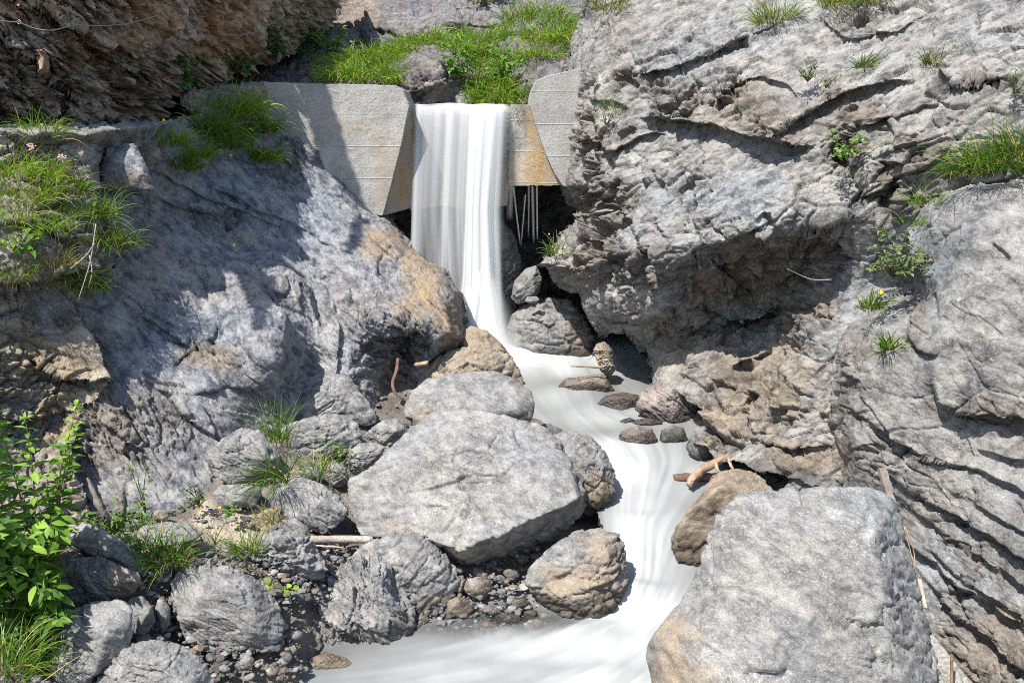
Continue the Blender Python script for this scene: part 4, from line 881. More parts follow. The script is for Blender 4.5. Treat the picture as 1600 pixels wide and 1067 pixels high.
cb = N(cd, "ShaderNodeBsdfPrincipled"); cl.new(cc, cb.inputs["Base Color"]); cb.inputs["Roughness"].default_value = 0.88
h1 = mul(cd, cl, a3.outputs[0], mul(cd, cl, jl, 0.5), 'ADD')
bu = N(cd, "ShaderNodeBump"); bu.inputs["Strength"].default_value = 0.6; bu.inputs["Distance"].default_value = 0.02; cl.new(h1, bu.inputs["Height"])
cl.new(bu.outputs[0], cb.inputs["Normal"])
co_ = N(cd, "ShaderNodeOutputMaterial"); cl.new(cb.outputs[0], co_.inputs[0])
M['concrete'] = cm

dam = empty("concrete_dam", P(700.0, 320.0, 13.0))
tag(dam, "grey concrete check dam with a notch the stream pours through and rusty stained flanks", "dam")
CONC = dict(bed=(0, -1, 0.1), big=0.02, fbig=0.8, layer=0.0, chip=0.003, fchip=5, fine=0.003, flat=1, crack=0)
bpy.context.view_layer.update()
def dam_part(name, poly, ctrl, **k):
    o = sheet(name, poly, ctrl, M['concrete'], sp=0.9, relief=CONC, thick=k.pop('thick', 0.9), jag=0.35, back_y=True, **k)
    loc = o.location.copy(); o.parent = dam; o.location = loc - dam.location
    return o
o = sheet("stone_kerb", [(280, 140), (296, 132), (345, 131), (414, 127), (416, 212), (380, 200), (330, 186), (284, 166)], [(280, 140, 11.9), (414, 127, 12.66), (416, 212, 12.5), (284, 166, 11.7), (340, 160, 12.0)], M['bank'], sp=1.8,
      relief=dict(bed=(0, -.2, 1), big=.08, chip=.10, fchip=2.5, fine=.012, flat=1.5), seed=90, thick=.6, jag=2, rounds=[([(280, 140), (296, 132), (345, 131), (414, 127)], .3, 14)], stain=[(400, 150, 20, 40, .7)], back_y=True)
tag(o, "low rough stone wall end carrying the path up to the left dam wing", "stone wall")
dam_part("wing_wall", [(412, 128), (520, 131), (618, 133), (630, 141), (640, 166), (626, 232), (610, 296), (598, 338), (540, 330), (412, 330)],
         [(412, 128, 12.72), (620, 133, 12.7), (640, 166, 12.68), (598, 338, 12.62), (412, 330, 12.66)], seed=101, stain=[(600, 250, 30, 80, .3), (560, 200, 60, 12, .35)])
dam_part("flank", [(636, 164), (650, 164), (648, 250), (644, 325), (620, 332), (594, 339), (606, 296), (622, 232)],
         [(636, 166, 12.76), (651, 164, 13.15), (594, 338, 12.70), (645, 325, 13.05), (622, 232, 12.73), (648, 240, 13.1)], seed=102, stain=[(625, 290, 40, 60, .95), (640, 220, 20, 60, .8)], wet=[(646, 200, 5, 50, .9), (644, 180, 6, 30, .9)])
dam_part("spillway_face", [(646, 166), (803, 166), (800, 250), (796, 290), (792, 322), (740, 330), (690, 322), (640, 330)], [(646, 166, 13.18), (803, 166, 13.18), (796, 322, 13.1), (640, 330, 13.1)], seed=103, stain=[(720, 290, 120, 50, .5)], wet=[(800, 240, 20, 100, .6)])
dam_part("flank", [(797, 164), (830, 163), (842, 200), (856, 240), (870, 272), (882, 291), (840, 291), (794, 291)],
         [(797, 165, 13.16), (830, 163, 12.80), (794, 291, 13.08), (882, 291, 12.74), (812, 200, 13.0), (854, 235, 12.77)], seed=104, thick=1.3,
         stain=[(845, 260, 30, 50, 1), (830, 190, 14, 50, .8), (810, 270, 40, 30, .6)], wet=[(812, 180, 16, 40, 1), (808, 215, 14, 40, .8), (820, 195, 6, 60, .7)])
dam_part("wing_wall", [(825.5, 163), (828, 142), (836, 126), (850, 119), (912, 106), (912, 300), (879, 291), (866, 272), (852, 240), (838, 200)],
         [(826, 163, 12.74), (845, 120, 12.76), (912, 106, 12.8), (912, 300, 12.7), (878, 291, 12.68)], seed=105)

# low broken wall end on the path beside the left wing
# ---------------------------------------------------------------- water
wm, wnt, wd_, wl = new_mat("silky_stream_water")
fo = N(wd_, "ShaderNodeAttribute", attribute_name="foam").outputs["Fac"]
cl_ = N(wd_, "ShaderNodeAttribute", attribute_name="clear").outputs["Fac"]
wc = mix(wd_, wl, fo, (0.125, 0.13, 0.125), (0.38, 0.398, 0.402))
wb = N(wd_, "ShaderNodeBsdfPrincipled"); wl.new(wc, wb.inputs["Base Color"])
wl.new(ramp(wd_, wl, fo, 0.1, 0.7, 0.28, 0.75), wb.inputs["Roughness"]); wb.inputs["IOR"].default_value = 1.33
tr = N(wd_, "ShaderNodeBsdfTransparent"); tr.inputs[0].default_value = (0.93, 0.92, 0.88, 1)
ms = N(wd_, "ShaderNodeMixShader"); wl.new(cl_, ms.inputs[0]); wl.new(wb.outputs[0], ms.inputs[1]); wl.new(tr.outputs[0], ms.inputs[2])
wo_ = N(wd_, "ShaderNodeOutputMaterial"); wl.new(ms.outputs[0], wo_.inputs[0])
M['water'] = wm

def make_stream():
    sp = 2.5
    xs = np.arange(280, 1345, sp); ys = np.arange(500, 1240, sp)
    px, py = np.meshgrid(xs, ys)
    flow = np.array([(700, 540, 1, .3), (760, 550, 1, .3), (850, 560, .8, .5), (880, 600, .6, .8), (930, 640, .7, .7), (1000, 670, .8, .5), (1060, 705, .1, 1), (1045, 760, -.5, .9), (1000, 800, -.2, 1), (995, 870, .1, 1),
                     (1010, 920, -.3, .9), (950, 970, -.85, .55), (850, 1000, -.9, .35), (700, 1030, -1, .2), (500, 1050, -1, .12), (1010, 1000, -.7, .65), (950, 1060, -.85, .5), (1200, 740, -1, .1), (1290, 750, -1, .1), (300, 1200, -1, .2), (900, 1200, -1, .4), (900, 540, .5, .8)])
    dx = tps(flow[:, [0, 1, 2]])(px, py); dy = tps(flow[:, [0, 1, 3]])(px, py)
    L = np.hypot(dx, dy) + 1e-6; dx /= L; dy /= L
    rng = np.random.default_rng(5)
    ny, nx = px.shape
    def lic(cell, steps):
        g = rng.normal(0, 1, (int(ny / cell) + 3, int(nx / cell) + 3))
        def samp(x, y):
            u = np.clip((x - xs[0]) / sp / cell, 0, g.shape[1] - 1.01); v = np.clip((y - ys[0]) / sp / cell, 0, g.shape[0] - 1.01)
            i, j = u.astype(int), v.astype(int); fu, fv = u - i, v - j
            fu = fu * fu * (3 - 2 * fu); fv = fv * fv * (3 - 2 * fv)
            return (g[j, i] * (1 - fu) + g[j, i + 1] * fu) * (1 - fv) + (g[j + 1, i] * (1 - fu) + g[j + 1, i + 1] * fu) * fv
        def dirs(x, y):
            i = np.clip(((x - xs[0]) / sp).astype(int), 0, nx - 1); j = np.clip(((y - ys[0]) / sp).astype(int), 0, ny - 1)
            return dx[j, i], dy[j, i]
        tot = samp(px, py); x, y = px.copy(), py.copy(); x2, y2 = px.copy(), py.copy()
        for _ in range(steps):
            a, b = dirs(x, y); x = x + a * sp * 1.6; y = y + b * sp * 1.6; tot = tot + samp(x, y)
            a, b = dirs(x2, y2); x2 = x2 - a * sp * 1.6; y2 = y2 - b * sp * 1.6; tot = tot + samp(x2, y2)
        return tot / tot.std()
    s1 = lic(2.2, 22); s2 = lic(6.0, 26); s3 = lic(1.2, 14)
    streak = 0.35 * s1 + 0.85 * s2 + 0.10 * s3
    white = np.zeros(px.shape)
    for cx, cy, rx, ry, a in [(800, 548, 170, 42, 1.35), (760, 520, 70, 45, 1.2), (870, 575, 70, 25, .75), (880, 625, 60, 25, .45), (950, 645, 90, 24, .75), (1000, 735, 75, 55, .9), (985, 705, 70, 25, .85), (1085, 740, 40, 18, .5), (1000, 850, 55, 110, 1.0),
                              (985, 955, 100, 48, 1.1), (900, 1010, 170, 36, .85), (760, 1052, 200, 24, .5), (1010, 1020, 60, 60, .7), (950, 1070, 130, 40, .8), (1180, 735, 60, 20, .15)]:
        white = np.maximum(white, a * np.exp(-(((px - cx) / rx) ** 2 + ((py - cy) / ry) ** 2) * 1.1))
    foam = np.clip(0.12 + 0.78 * white + (0.05 + 0.10 * np.clip(white, 0, 1)) * streak, 0, 1)
    clear = np.clip(0.10 + 0.85 * np.exp(-(((px - 800) / 95) ** 2 + ((py - 966) / 20) ** 2)) + 0.45 * np.exp(-(((px - 690) / 90) ** 2 + ((py - 985) / 16) ** 2)) + 0.4 * np.exp(-(((px - 470) / 80) ** 2 + ((py - 1030) / 22) ** 2))
                    + 0.35 * np.exp(-(((px - 960) / 50) ** 2 + ((py - 628) / 14) ** 2)) + 0.3 * np.exp(-(((px - 1230) / 40) ** 2 + ((py - 755) / 14) ** 2)), 0, 0.9)
    Y = water_Y(py)
    pts = P(px, py, Y)
    lump = np.zeros(px.shape)
    for cx, cy, rx, ry, a in [(900, 610, 60, 16, .10), (960, 640, 60, 10, -.05), (950, 700, 50, 20, .06), (1010, 745, 40, 25, .10), (1000, 790, 40, 16, -.06), (1000, 850, 28, 50, .07), (990, 930, 50, 18, .10), (930, 985, 60, 14, .05), (840, 560, 60, 14, .09), (790, 545, 40, 20, .12)]:
        lump += a * np.exp(-(((px - cx) / rx) ** 2 + ((py - cy) / ry) ** 2))
    pts[..., 2] += lump + 0.010 * s2 * np.clip(white + .25, 0, 1) + 0.004 * s1 * np.clip(white + .2, 0, 1)
    poly = [(640, 500), (960, 520), (1030, 540), (1120, 640), (1160, 700), (1335, 735), (1335, 800), (1110, 900), (1085, 1235), (285, 1235), (330, 1060), (400, 1000), (620, 930), (860, 900), (940, 860), (930, 780), (860, 680), (780, 620), (680, 560)]
    keep = inside(poly, px, py)
    idx = np.arange(ny * nx).reshape(ny, nx)
    fm = keep[:-1, :-1] & keep[1:, :-1] & keep[:-1, 1:] & keep[1:, 1:]
    F = np.stack([idx[:-1, :-1][fm], idx[1:, :-1][fm], idx[1:, 1:][fm], idx[:-1, 1:][fm]], 1)
    used = np.unique(F); rm = np.full(ny * nx, -1); rm[used] = np.arange(len(used))
    V = pts.reshape(-1, 3)[used]; o0 = V.mean(0)
    o = mesh_np("stream", V - o0, rm[F], wm, attrs={"foam": foam.ravel()[used], "clear": clear.ravel()[used]}, loc=tuple(o0))
    tag(o, "milky white stream running silky between the boulders from the waterfall pool", "stream", kind="structure")
make_stream()

# falling water: silky veils one behind the other
fm_, fnt, fd_, fl_ = new_mat("falling_water")
al = N(fd_, "ShaderNodeAttribute", attribute_name="veil").outputs["Fac"]
fo = N(fd_, "ShaderNodeAttribute", attribute_name="foam").outputs["Fac"]
fb = N(fd_, "ShaderNodeBsdfPrincipled"); fb.inputs["Roughness"].default_value = 0.55; fb.inputs["IOR"].default_value = 1.33
fl_.new(mix(fd_, fl_, fo, (0.32, 0.34, 0.355), (0.74, 0.75, 0.75)), fb.inputs["Base Color"])
tl = N(fd_, "ShaderNodeBsdfTranslucent"); tl.inputs[0].default_value = (0.6, 0.62, 0.63, 1)
m1 = N(fd_, "ShaderNodeMixShader"); m1.inputs[0].default_value = 0.3; fl_.new(fb.outputs[0], m1.inputs[1]); fl_.new(tl.outputs[0], m1.inputs[2])
ft = N(fd_, "ShaderNodeBsdfTransparent")
m2 = N(fd_, "ShaderNodeMixShader"); fl_.new(al, m2.inputs[0]); fl_.new(ft.outputs[0], m2.inputs[1]); fl_.new(m1.outputs[0], m2.inputs[2])
fo_ = N(fd_, "ShaderNodeOutputMaterial"); fl_.new(m2.outputs[0], fo_.inputs[0])
M['fall'] = fm_

def veil(V, F, A, W, left, right, y0, Yf, nu, nv, dens, seed, foam=0.6, fade=0.06, foot=0.0, lip=1.2):
    """left/right: [(py,px)] edges; Yf(v): distance ahead; dens(u,v): opacity before streaks"""
    rng = np.random.default_rng(seed)
    u, v = np.meshgrid(np.linspace(0, 1, nu), np.linspace(0, 1, nv))
    lp = np.array(left, float); rp = np.array(right, float)
    py = y0 + (max(lp[-1, 0], rp[-1, 0]) - y0) * v + lip * (1 - v) * (np.sin(u * 5 + seed) + .6 * np.sin(u * 13 + 2 * seed))
    xl = np.interp(py, lp[:, 0], lp[:, 1]); xr = np.interp(py, rp[:, 0], rp[:, 1])
    px = xl + (xr - xl) * u
    def s1(f, sd):
        r = np.random.default_rng(sd).normal(0, 1, int(f) + 4)
        x = u * f + 0.12 * np.sin(v * 3 + sd); i = np.floor(x).astype(int); t = x - i; t = t * t * (3 - 2 * t)
        i = np.clip(i, 0, len(r) - 2)
        return r[i] * (1 - t) + r[i + 1] * t
    st = 0.75 * s1(6, seed) + 0.45 * s1(14, seed + 1) + 0.16 * s1(36, seed + 2) + 0.05 * s1(80, seed + 3)
    soft = np.clip(np.minimum(u, 1 - u) / fade, 0, 1)
    al = np.clip(dens(u, v) + 0.34 * st * (0.45 + 0.55 * v), 0, 1) * soft * soft * (3 - 2 * soft)
    if foot: al = al * np.clip((1 - v) / foot, 0, 1)
    Y = Yf(v) - 0.010 * st * np.clip(v * 3, 0, 1) + rng.normal(0, 1) * 0.0
    p = P(px, py, Y).reshape(-1, 3)
    base = sum(len(x) for x in V)
    idx = np.arange(nu * nv).reshape(nv, nu) + base
    V.append(p); A.append(al.ravel()); W.append(np.clip(foam + 0.25 * st, 0, 1).ravel())
    F.append(np.stack([idx[:-1, :-1].ravel(), idx[1:, :-1].ravel(), idx[1:, 1:].ravel(), idx[:-1, 1:].ravel()], 1))

V, F, A, Wt = [], [], [], []
fallY = lambda v: 13.12 - 0.55 * np.sqrt(np.clip(v, 0, 1))
veil(V, F, A, Wt, [(163, 646), (250, 643), (330, 640), (450, 636), (560, 660)], [(163, 800), (250, 793), (330, 790), (440, 790), (510, 797), (560, 818)], 163, fallY, 220, 90, lambda u, v: 0.62 + 0.15 * np.sin(u * 3.1) - 0.22 * v * (1 - u), 3)
veil(V, F, A, Wt, [(164, 660), (330, 652), (560, 664)], [(164, 792), (330, 784), (560, 788)], 164, lambda v: fallY(v) - 0.10, 180, 80, lambda u, v: 0.34 + 0.35 * np.exp(-((u - .78) / .17) ** 2) - .15 * v * (1 - u), 7, foam=.8)
veil(V, F, A, Wt, [(163, 728), (330, 722), (430, 716), (560, 700)], [(163, 790), (330, 778), (430, 786), (560, 795)], 163, lambda v: fallY(v) - 0.2, 100, 80, lambda u, v: 0.35 + 0.4 * v, 12, foam=.95, fade=.2)
veil(V, F, A, Wt, [(400, 735), (440, 716), (500, 726), (565, 735)], [(400, 775), (440, 786), (500, 792), (565, 812)], 395, lambda v: 12.55 - 0.35 * v, 80, 60, lambda u, v: np.clip(v * 1.6, 0, 1) * 0.95 - .3 * (v < .25), 21, foam=1.0, fade=.45, lip=0)
veil(V, F, A, Wt, [(415, 745), (470, 716), (520, 690), (575, 700)], [(415, 765), (470, 796), (530, 820), (575, 880)], 415, lambda v: 12.5 - 0.6 * v, 90, 60, lambda u, v: 0.3 + .6 * v, 29, foam=1.0, fade=.45, lip=0)
veil(V, F, A, Wt, [(405, 735), (440, 712), (500, 722), (568, 730)], [(405, 770), (440, 780), (500, 795), (568, 830)], 410, lambda v: 12.45 - 0.4 * v, 80, 60, lambda u, v: np.clip(v * 1.4, 0, 1) * 0.8 - .3 * (v < .25), 23, foam=1.0, fade=.48, lip=0)
Vc = np.concatenate(V); o0 = Vc.mean(0)
wf = mesh_np("waterfall", Vc - o0, np.concatenate(F), fm_, attrs={"veil": np.concatenate(A), "foam": np.concatenate(Wt)}, loc=tuple(o0))
tag(wf, "white silky waterfall pouring over the dam notch into the pool", "waterfall")
rng = np.random.default_rng(77)
def trickle(x0, x1, ytop, ybot, w, Y, a, sd):
    V, F, A, Wt = [], [], [], []
    veil(V, F, A, Wt, [(ytop, x0 - w), (ybot, x1 - w * .8)], [(ytop, x0 + w), (ybot, x1 + w * .8)], ytop, lambda v: Y - 0.05 * v, 9, 24, lambda u, v: a, sd, foam=.7, fade=.45, foot=.2)
    V = np.concatenate(V); return V, np.concatenate(F), np.concatenate(A), np.concatenate(Wt)
for k, (x0, x1, yt, yb, w, a) in enumerate([(797, 796, 290, 345, 9, .30), (802, 813, 292, 385, 3.2, .26), (820, 813, 305, 385, 2.6, .24), (826, 825, 292, 372, 2.4, .16), (832, 834, 292, 382, 3.0, .24), (839, 840, 292, 376, 2.6, .20), (790, 800, 400, 470, 6, .25)]):
    Vt, Ft, At, Wt_ = trickle(x0, x1, yt, yb, w, 12.9, a, 300 + k)
    o0 = Vt.mean(0)
    o = mesh_np("trickle", Vt - o0, Ft, fm_, attrs={"veil": At, "foam": Wt_}, parent=wf)
    o.location = Vector(tuple(o0)) - wf.location

# ---------------------------------------------------------------- unseen rock added above the frame, cut to shade the ridge and the dam
_ll = tps(LL)
def add_shade_caster():
    S = SUN; U = np.cross(S, [0, 0, 1.0]); U /= np.linalg.norm(U); Wv = np.cross(U, S)
    edge = [(440, 60, 14.0), (452, 130, 12.7), (466, 160, 12.7), (480, 190, 12.7), (492, 240, 12.65), (512, 282, 12.6)] + [(x, y, None) for x, y in
            [(555, 312), (592, 372), (560, 392), (515, 405), (486, 432), (462, 420), (430, 420), (445, 470), (440, 520), (446, 600), (425, 590), (395, 510), (372, 445), (330, 425), (300, 390), (280, 330), (250, 280), (238, 200)]] + [(200, 120, 10.3), (200, -60, 9.3), (400, -100, 12.0)]
    uv = []
    for x, y, Yd in edge:
        if Yd is None: Yd = float(_ll(np.array([float(x)]), np.array([float(y)]))[0])
        p = P(float(x), float(y), Yd); uv.append((p @ U, p @ Wv))
    tt = np.array([-5.9, 9.0, 7.6]) @ S
    us = np.arange(min(a for a, b in uv) - .3, max(a for a, b in uv) + .3, 0.05); vs_ = np.arange(min(b for a, b in uv) - .3, max(b for a, b in uv) + .3, 0.05)
    gu, gv = np.meshgrid(us, vs_)
    f3 = np.stack([gu.ravel(), gv.ravel(), np.zeros(gu.size)], 1)
    ju = fbm(f3 * 2.2, 4, 5).reshape(gu.shape) * .12; jv = fbm(f3 * 2.2, 4, 6).reshape(gu.shape) * .12
    keep = inside(uv, gu + ju, gv + jv)
    h = tt + 0.7 * fbm(f3 * 0.8, 5, 9).reshape(gu.shape)
    pts = gu[..., None] * U + gv[..., None] * Wv + h[..., None] * S
    top = pts + S * (1.3 + 0.4 * fbm(f3 * 1.1, 4, 12).reshape(gu.shape))[..., None]
    ny, nx = gu.shape; idx = np.arange(ny * nx).reshape(ny, nx)
    fmk = keep[:-1, :-1] & keep[1:, :-1] & keep[:-1, 1:] & keep[1:, 1:]
    Fq = np.stack([idx[:-1, :-1][fmk], idx[1:, :-1][fmk], idx[1:, 1:][fmk], idx[:-1, 1:][fmk]], 1)
    E = np.concatenate([Fq[:, [0, 1]], Fq[:, [1, 2]], Fq[:, [2, 3]], Fq[:, [3, 0]]])
    key = np.minimum(E[:, 0], E[:, 1]) * (ny * nx) + np.maximum(E[:, 0], E[:, 1])
    _, inv, cnt = np.unique(key, return_inverse=True, return_counts=True)
    B = E[cnt[inv] == 1]; n = ny * nx
    Fa = np.concatenate([Fq, Fq[:, ::-1] + n, np.stack([B[:, 1], B[:, 0], B[:, 0] + n, B[:, 1] + n], 1)])
    Vv = np.concatenate([pts.reshape(-1, 3), top.reshape(-1, 3)])
    used = np.unique(Fa); rm = np.full(2 * n, -1); rm[used] = np.arange(len(used))
    Vv = Vv[used]; o0 = Vv.mean(0)
    tag(mesh_np("shade_caster", Vv - o0, rm[Fa], M['brown'], loc=tuple(o0)), "unseen rock mass added above the picture, shaped to shade the ridge", "cliff", kind="structure")
add_shade_caster()

# ---------------------------------------------------------------- plants
def leaf_mat(name, trans=0.35, rough=0.55):
    m, nt, nd, ln = new_mat(name)
    at = N(nd, "ShaderNodeAttribute", attribute_name="tint").outputs["Color"]
    n = N(nd, "ShaderNodeTexNoise"); n.inputs["Scale"].default_value = 9; n.inputs["Detail"].default_value = 3
    ln.new(N(nd, "ShaderNodeTexCoord").outputs["Object"], n.inputs["Vector"])
    c = mix(nd, ln, ramp(nd, ln, n.outputs[0], 0.35, 0.65, 0.0, 0.45), at, mix(nd, ln, 1.0, at, (1.5, 1.35, 0.8), 'MULTIPLY'))
    b = N(nd, "ShaderNodeBsdfPrincipled"); ln.new(c, b.inputs["Base Color"]); b.inputs["Roughness"].default_value = rough; b.inputs["Specular IOR Level"].default_value = 0.3
    t = N(nd, "ShaderNodeBsdfTranslucent"); ln.new(mix(nd, ln, 1.0, c, (1.3, 1.4, 0.6), 'MULTIPLY'), t.inputs[0])
    s = N(nd, "ShaderNodeMixShader"); s.inputs[0].default_value = trans
    ln.new(b.outputs[0], s.inputs[1]); ln.new(t.outputs[0], s.inputs[2])
    o = N(nd, "ShaderNodeOutputMaterial"); ln.new(s.outputs[0], o.inputs[0]); return m
M['leaf'] = leaf_mat("leaf_green"); M['stem'] = leaf_mat("stem", 0.0, 0.8); M['petal'] = leaf_mat("petal", 0.25)
M['grass'] = leaf_mat("grass_blades", 0.3)

def wood_mat(name, a, b, ringy=1.0):
    m, nt, nd, ln = new_mat(name)
    co = N(nd, "ShaderNodeTexCoord").outputs["Object"]
    n1 = N(nd, "ShaderNodeTexNoise"); n1.inputs["Scale"].default_value = 6; n1.inputs["Detail"].default_value = 8; ln.new(co, n1.inputs["Vector"])
    n2 = N(nd, "ShaderNodeTexNoise"); n2.inputs["Scale"].default_value = 60; n2.inputs["Detail"].default_value = 5; ln.new(co, n2.inputs["Vector"])
    c = mix(nd, ln, ramp(nd, ln, n1.outputs[0], 0.35, 0.65), a, b)
    c = mix(nd, ln, ramp(nd, ln, n2.outputs[0], 0.5, 0.7, 0, 0.6), c, tuple(x * 0.4 for x in a))
    p = N(nd, "ShaderNodeBsdfPrincipled"); ln.new(c, p.inputs["Base Color"]); p.inputs["Roughness"].default_value = 0.8
    u = N(nd, "ShaderNodeBump"); u.inputs["Strength"].default_value = 0.7; u.inputs["Distance"].default_value = 0.01; ln.new(n2.outputs[0], u.inputs["Height"]); ln.new(u.outputs[0], p.inputs["Normal"])
    o = N(nd, "ShaderNodeOutputMaterial"); ln.new(p.outputs[0], o.inputs[0]); return m
M['wood'] = wood_mat("drift_wood", (0.20, 0.13, 0.085), (0.38, 0.28, 0.19))
M['grey_wood'] = wood_mat("weathered_wood", (0.24, 0.20, 0.16), (0.42, 0.37, 0.31))
M['stump_wood'] = wood_mat("old_stump_wood", (0.10, 0.085, 0.07), (0.20, 0.175, 0.15))
M['dark_wood'] = wood_mat("wet_wood", (0.08, 0.045, 0.03), (0.19, 0.11, 0.07))
M['pale_wood'] = wood_mat("split_pale_wood", (0.36, 0.27, 0.19), (0.55, 0.45, 0.35))

GREEN = (0.06, 0.135, 0.014); LIME = (0.125, 0.22, 0.022); DEEP = (0.03, 0.085, 0.015); STRAW = (0.36, 0.27, 0.12); GREYG = (0.085, 0.13, 0.06); BRIGHT = (0.16, 0.29, 0.02)

def mixc(a, b, t): return tuple(x + (y - x) * t for x, y in zip(a, b))

def grass_mb(rng, n, L, spread, cols, lean=(0, -0.3, 0), w=0.004, droop=1.0, dead=0.12, up=0.9):
    w = w * .8; dead = dead * .8; n = int(n * 1.15)
    mb = MB(); lean = np.array(lean)
    k = 6; V = np.zeros((n, k, 2, 3)); C = np.zeros((n, k, 2, 3))
    for i in range(n):
        a = rng.uniform(0, 2 * math.pi); r = spread * 1.35 * math.sqrt(rng.uniform())
        p = np.array([r * math.cos(a), r * math.sin(a) * .7, rng.normal(0, spread * 0.15)])
        d = np.array([math.cos(a) * rng.uniform(.1, .8), math.sin(a) * rng.uniform(.1, .8), up]) + lean + rng.normal(0, .34, 3)
        d /= np.linalg.norm(d)
        ln = L * rng.uniform(.45, 1.15); isdead = rng.uniform() < dead
        c = np.array(mixc(cols[0], cols[1], rng.uniform())) * rng.uniform(.75, 1.2)
        if isdead: c = np.array(STRAW) * rng.uniform(.6, 1.1)
        side = np.cross(d, [0.1, -1, 0.3]) + rng.normal(0, .35, 3); side /= np.linalg.norm(side)
        ww = w * rng.uniform(.7, 1.4)
        for j in range(k):
            t = j / (k - 1)
            wj = ww * (1 - t ** 2.2) + 0.0006
            V[i, j, 0] = p - side * wj; V[i, j, 1] = p + side * wj
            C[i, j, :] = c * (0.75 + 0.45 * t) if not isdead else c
            d = d + np.array([0, 0, -1]) * droop * (0.12 + 0.30 * t) * rng.uniform(.7, 1.3); d /= np.linalg.norm(d)
            p = p + d * ln / (k - 1)
    F = []
    for i in range(n):
        for j in range(k - 1):
            b = (i * k + j) * 2
            F.append([b, b + 1, b + 3, b + 2])
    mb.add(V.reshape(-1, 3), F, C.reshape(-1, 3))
    return mb

def leaf(mb, p, d, nrm, L, Wd, col, fold=0.18, curl=0.25):
    d = np.array(d, float); d /= np.linalg.norm(d); nrm = np.array(nrm, float); s = np.cross(d, nrm); s /= np.linalg.norm(s) + 1e-9; nn = np.cross(s, d)
    V = []; prof = [(0, .04), (.22, .75), (.45, 1.0), (.72, .66), (1, 0.03)]
    for t, wd in prof:
        c0 = p + d * L * t - nn * curl * L * t * t
        V += [c0 - s * Wd * wd * .5 + nn * fold * Wd * wd, c0, c0 + s * Wd * wd * .5 + nn * fold * Wd * wd]
    F = []
    for j in range(len(prof) - 1):
        b = j * 3
        F += [[b, b + 1, b + 4, b + 3], [b + 1, b + 2, b + 5, b + 4]]
    mb.add(np.array(V), F, col)

def place(mb, name, mat, p, label, cat, group=None):
    o = mb.build(name, M[mat], loc=(0, 0, 0))
    o.location = tuple(p)
    return tag(o, label, cat, group)

SURF = {k: tps(v) for k, v in dict(R=RC, S=LS, L=LL, B=LB, C=BC, K=BK).items()}
SURF['G'] = ground_Y
def on(sf, px, py, off=0.05):
    Yd = float(SURF[sf](np.array([float(px)]), np.array([float(py)]))[0]) if isinstance(sf, str) else sf
    p = P(float(px), float(py), Yd); v = CAMP - p
    return p + v / np.linalg.norm(v) * off, float((p - CAMP) @ FWD)

gr = np.random.default_rng(9)
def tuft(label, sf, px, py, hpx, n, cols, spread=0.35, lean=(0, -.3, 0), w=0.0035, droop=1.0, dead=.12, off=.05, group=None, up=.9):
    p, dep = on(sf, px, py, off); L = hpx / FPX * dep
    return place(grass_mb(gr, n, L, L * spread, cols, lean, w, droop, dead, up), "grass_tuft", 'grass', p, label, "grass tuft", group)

G1, G2, G3, G4 = (GREEN, LIME), (DEEP, GREEN), (BRIGHT, LIME), (GREEN, GREYG)
# right cliff
tuft("shaggy grass tuft with straw coloured roots on the cliff, left of the wider tufts", 'R', 1212, 38, 48, 260, G1, .45, (0, -.4, 0), .004, .9, .3)
tuft("wide grass tuft at the picture's top edge on the right cliff, left half", 'R', 1312, 8, 42, 240, G1, .6, (0, -.4, 0), .004, 1, .35)
tuft("wide grass tuft at the picture's top edge on the right cliff, right half", 'R', 1368, 2, 42, 240, G1, .6, (.1, -.4, 0), .004, 1, .35)
tuft("small tuft in a crack of the right cliff above the leafy sprig", 'R', 1350, 105, 34, 70, G4, .3, (.1, -.4, 0), .004, .8, .2)
tuft("lone small tuft on the smooth right cliff face near the short ledge", 'R', 1458, 100, 34, 60, G4, .3, (0, -.4, 0), .004, .9, .25)
tuft("large drooping grass tuft over the pale slab at the right edge, lowest of three", 'S', 1520, 272, 76, 170, G2, .35, (-.5, -.4, .2), .0042, 1.1, .2, .1)
tuft("large drooping grass tuft over the pale slab, middle of three", 'S', 1560, 262, 78, 190, G1, .35, (-.3, -.4, .2), .0042, 1.1, .25, .1)
tuft("large drooping grass tuft at the right picture edge, highest of three", 'S', 1602, 245, 80, 190, G2, .4, (-.3, -.4, .2), .0042, 1.1, .2, .15)
tuft("thin grass strands growing out of the crevice above the pale slab", 'S', 1448, 318, 40, 50, G3, .5, (-.2, -.3, 0), .003, .9, .1)
tuft("short grass in the dark crevice beside the grey green bush", 'S', 1424, 352, 36, 40, G1, .4, (0, -.3, 0), .003, 1, .2)
tuft("grass patch hanging on the cliff's upper left corner", 'R', 952, 14, 44, 130, (GREYG, GREEN), .5, (0, -.3, -.2), .004, 1, .35)
tuft("small weed tuft on the cliff's left edge above the bulge", 'R', 958, 172, 30, 60, (GREYG, GREEN), .5, (0, -.3, 0), .004, .9, .2)
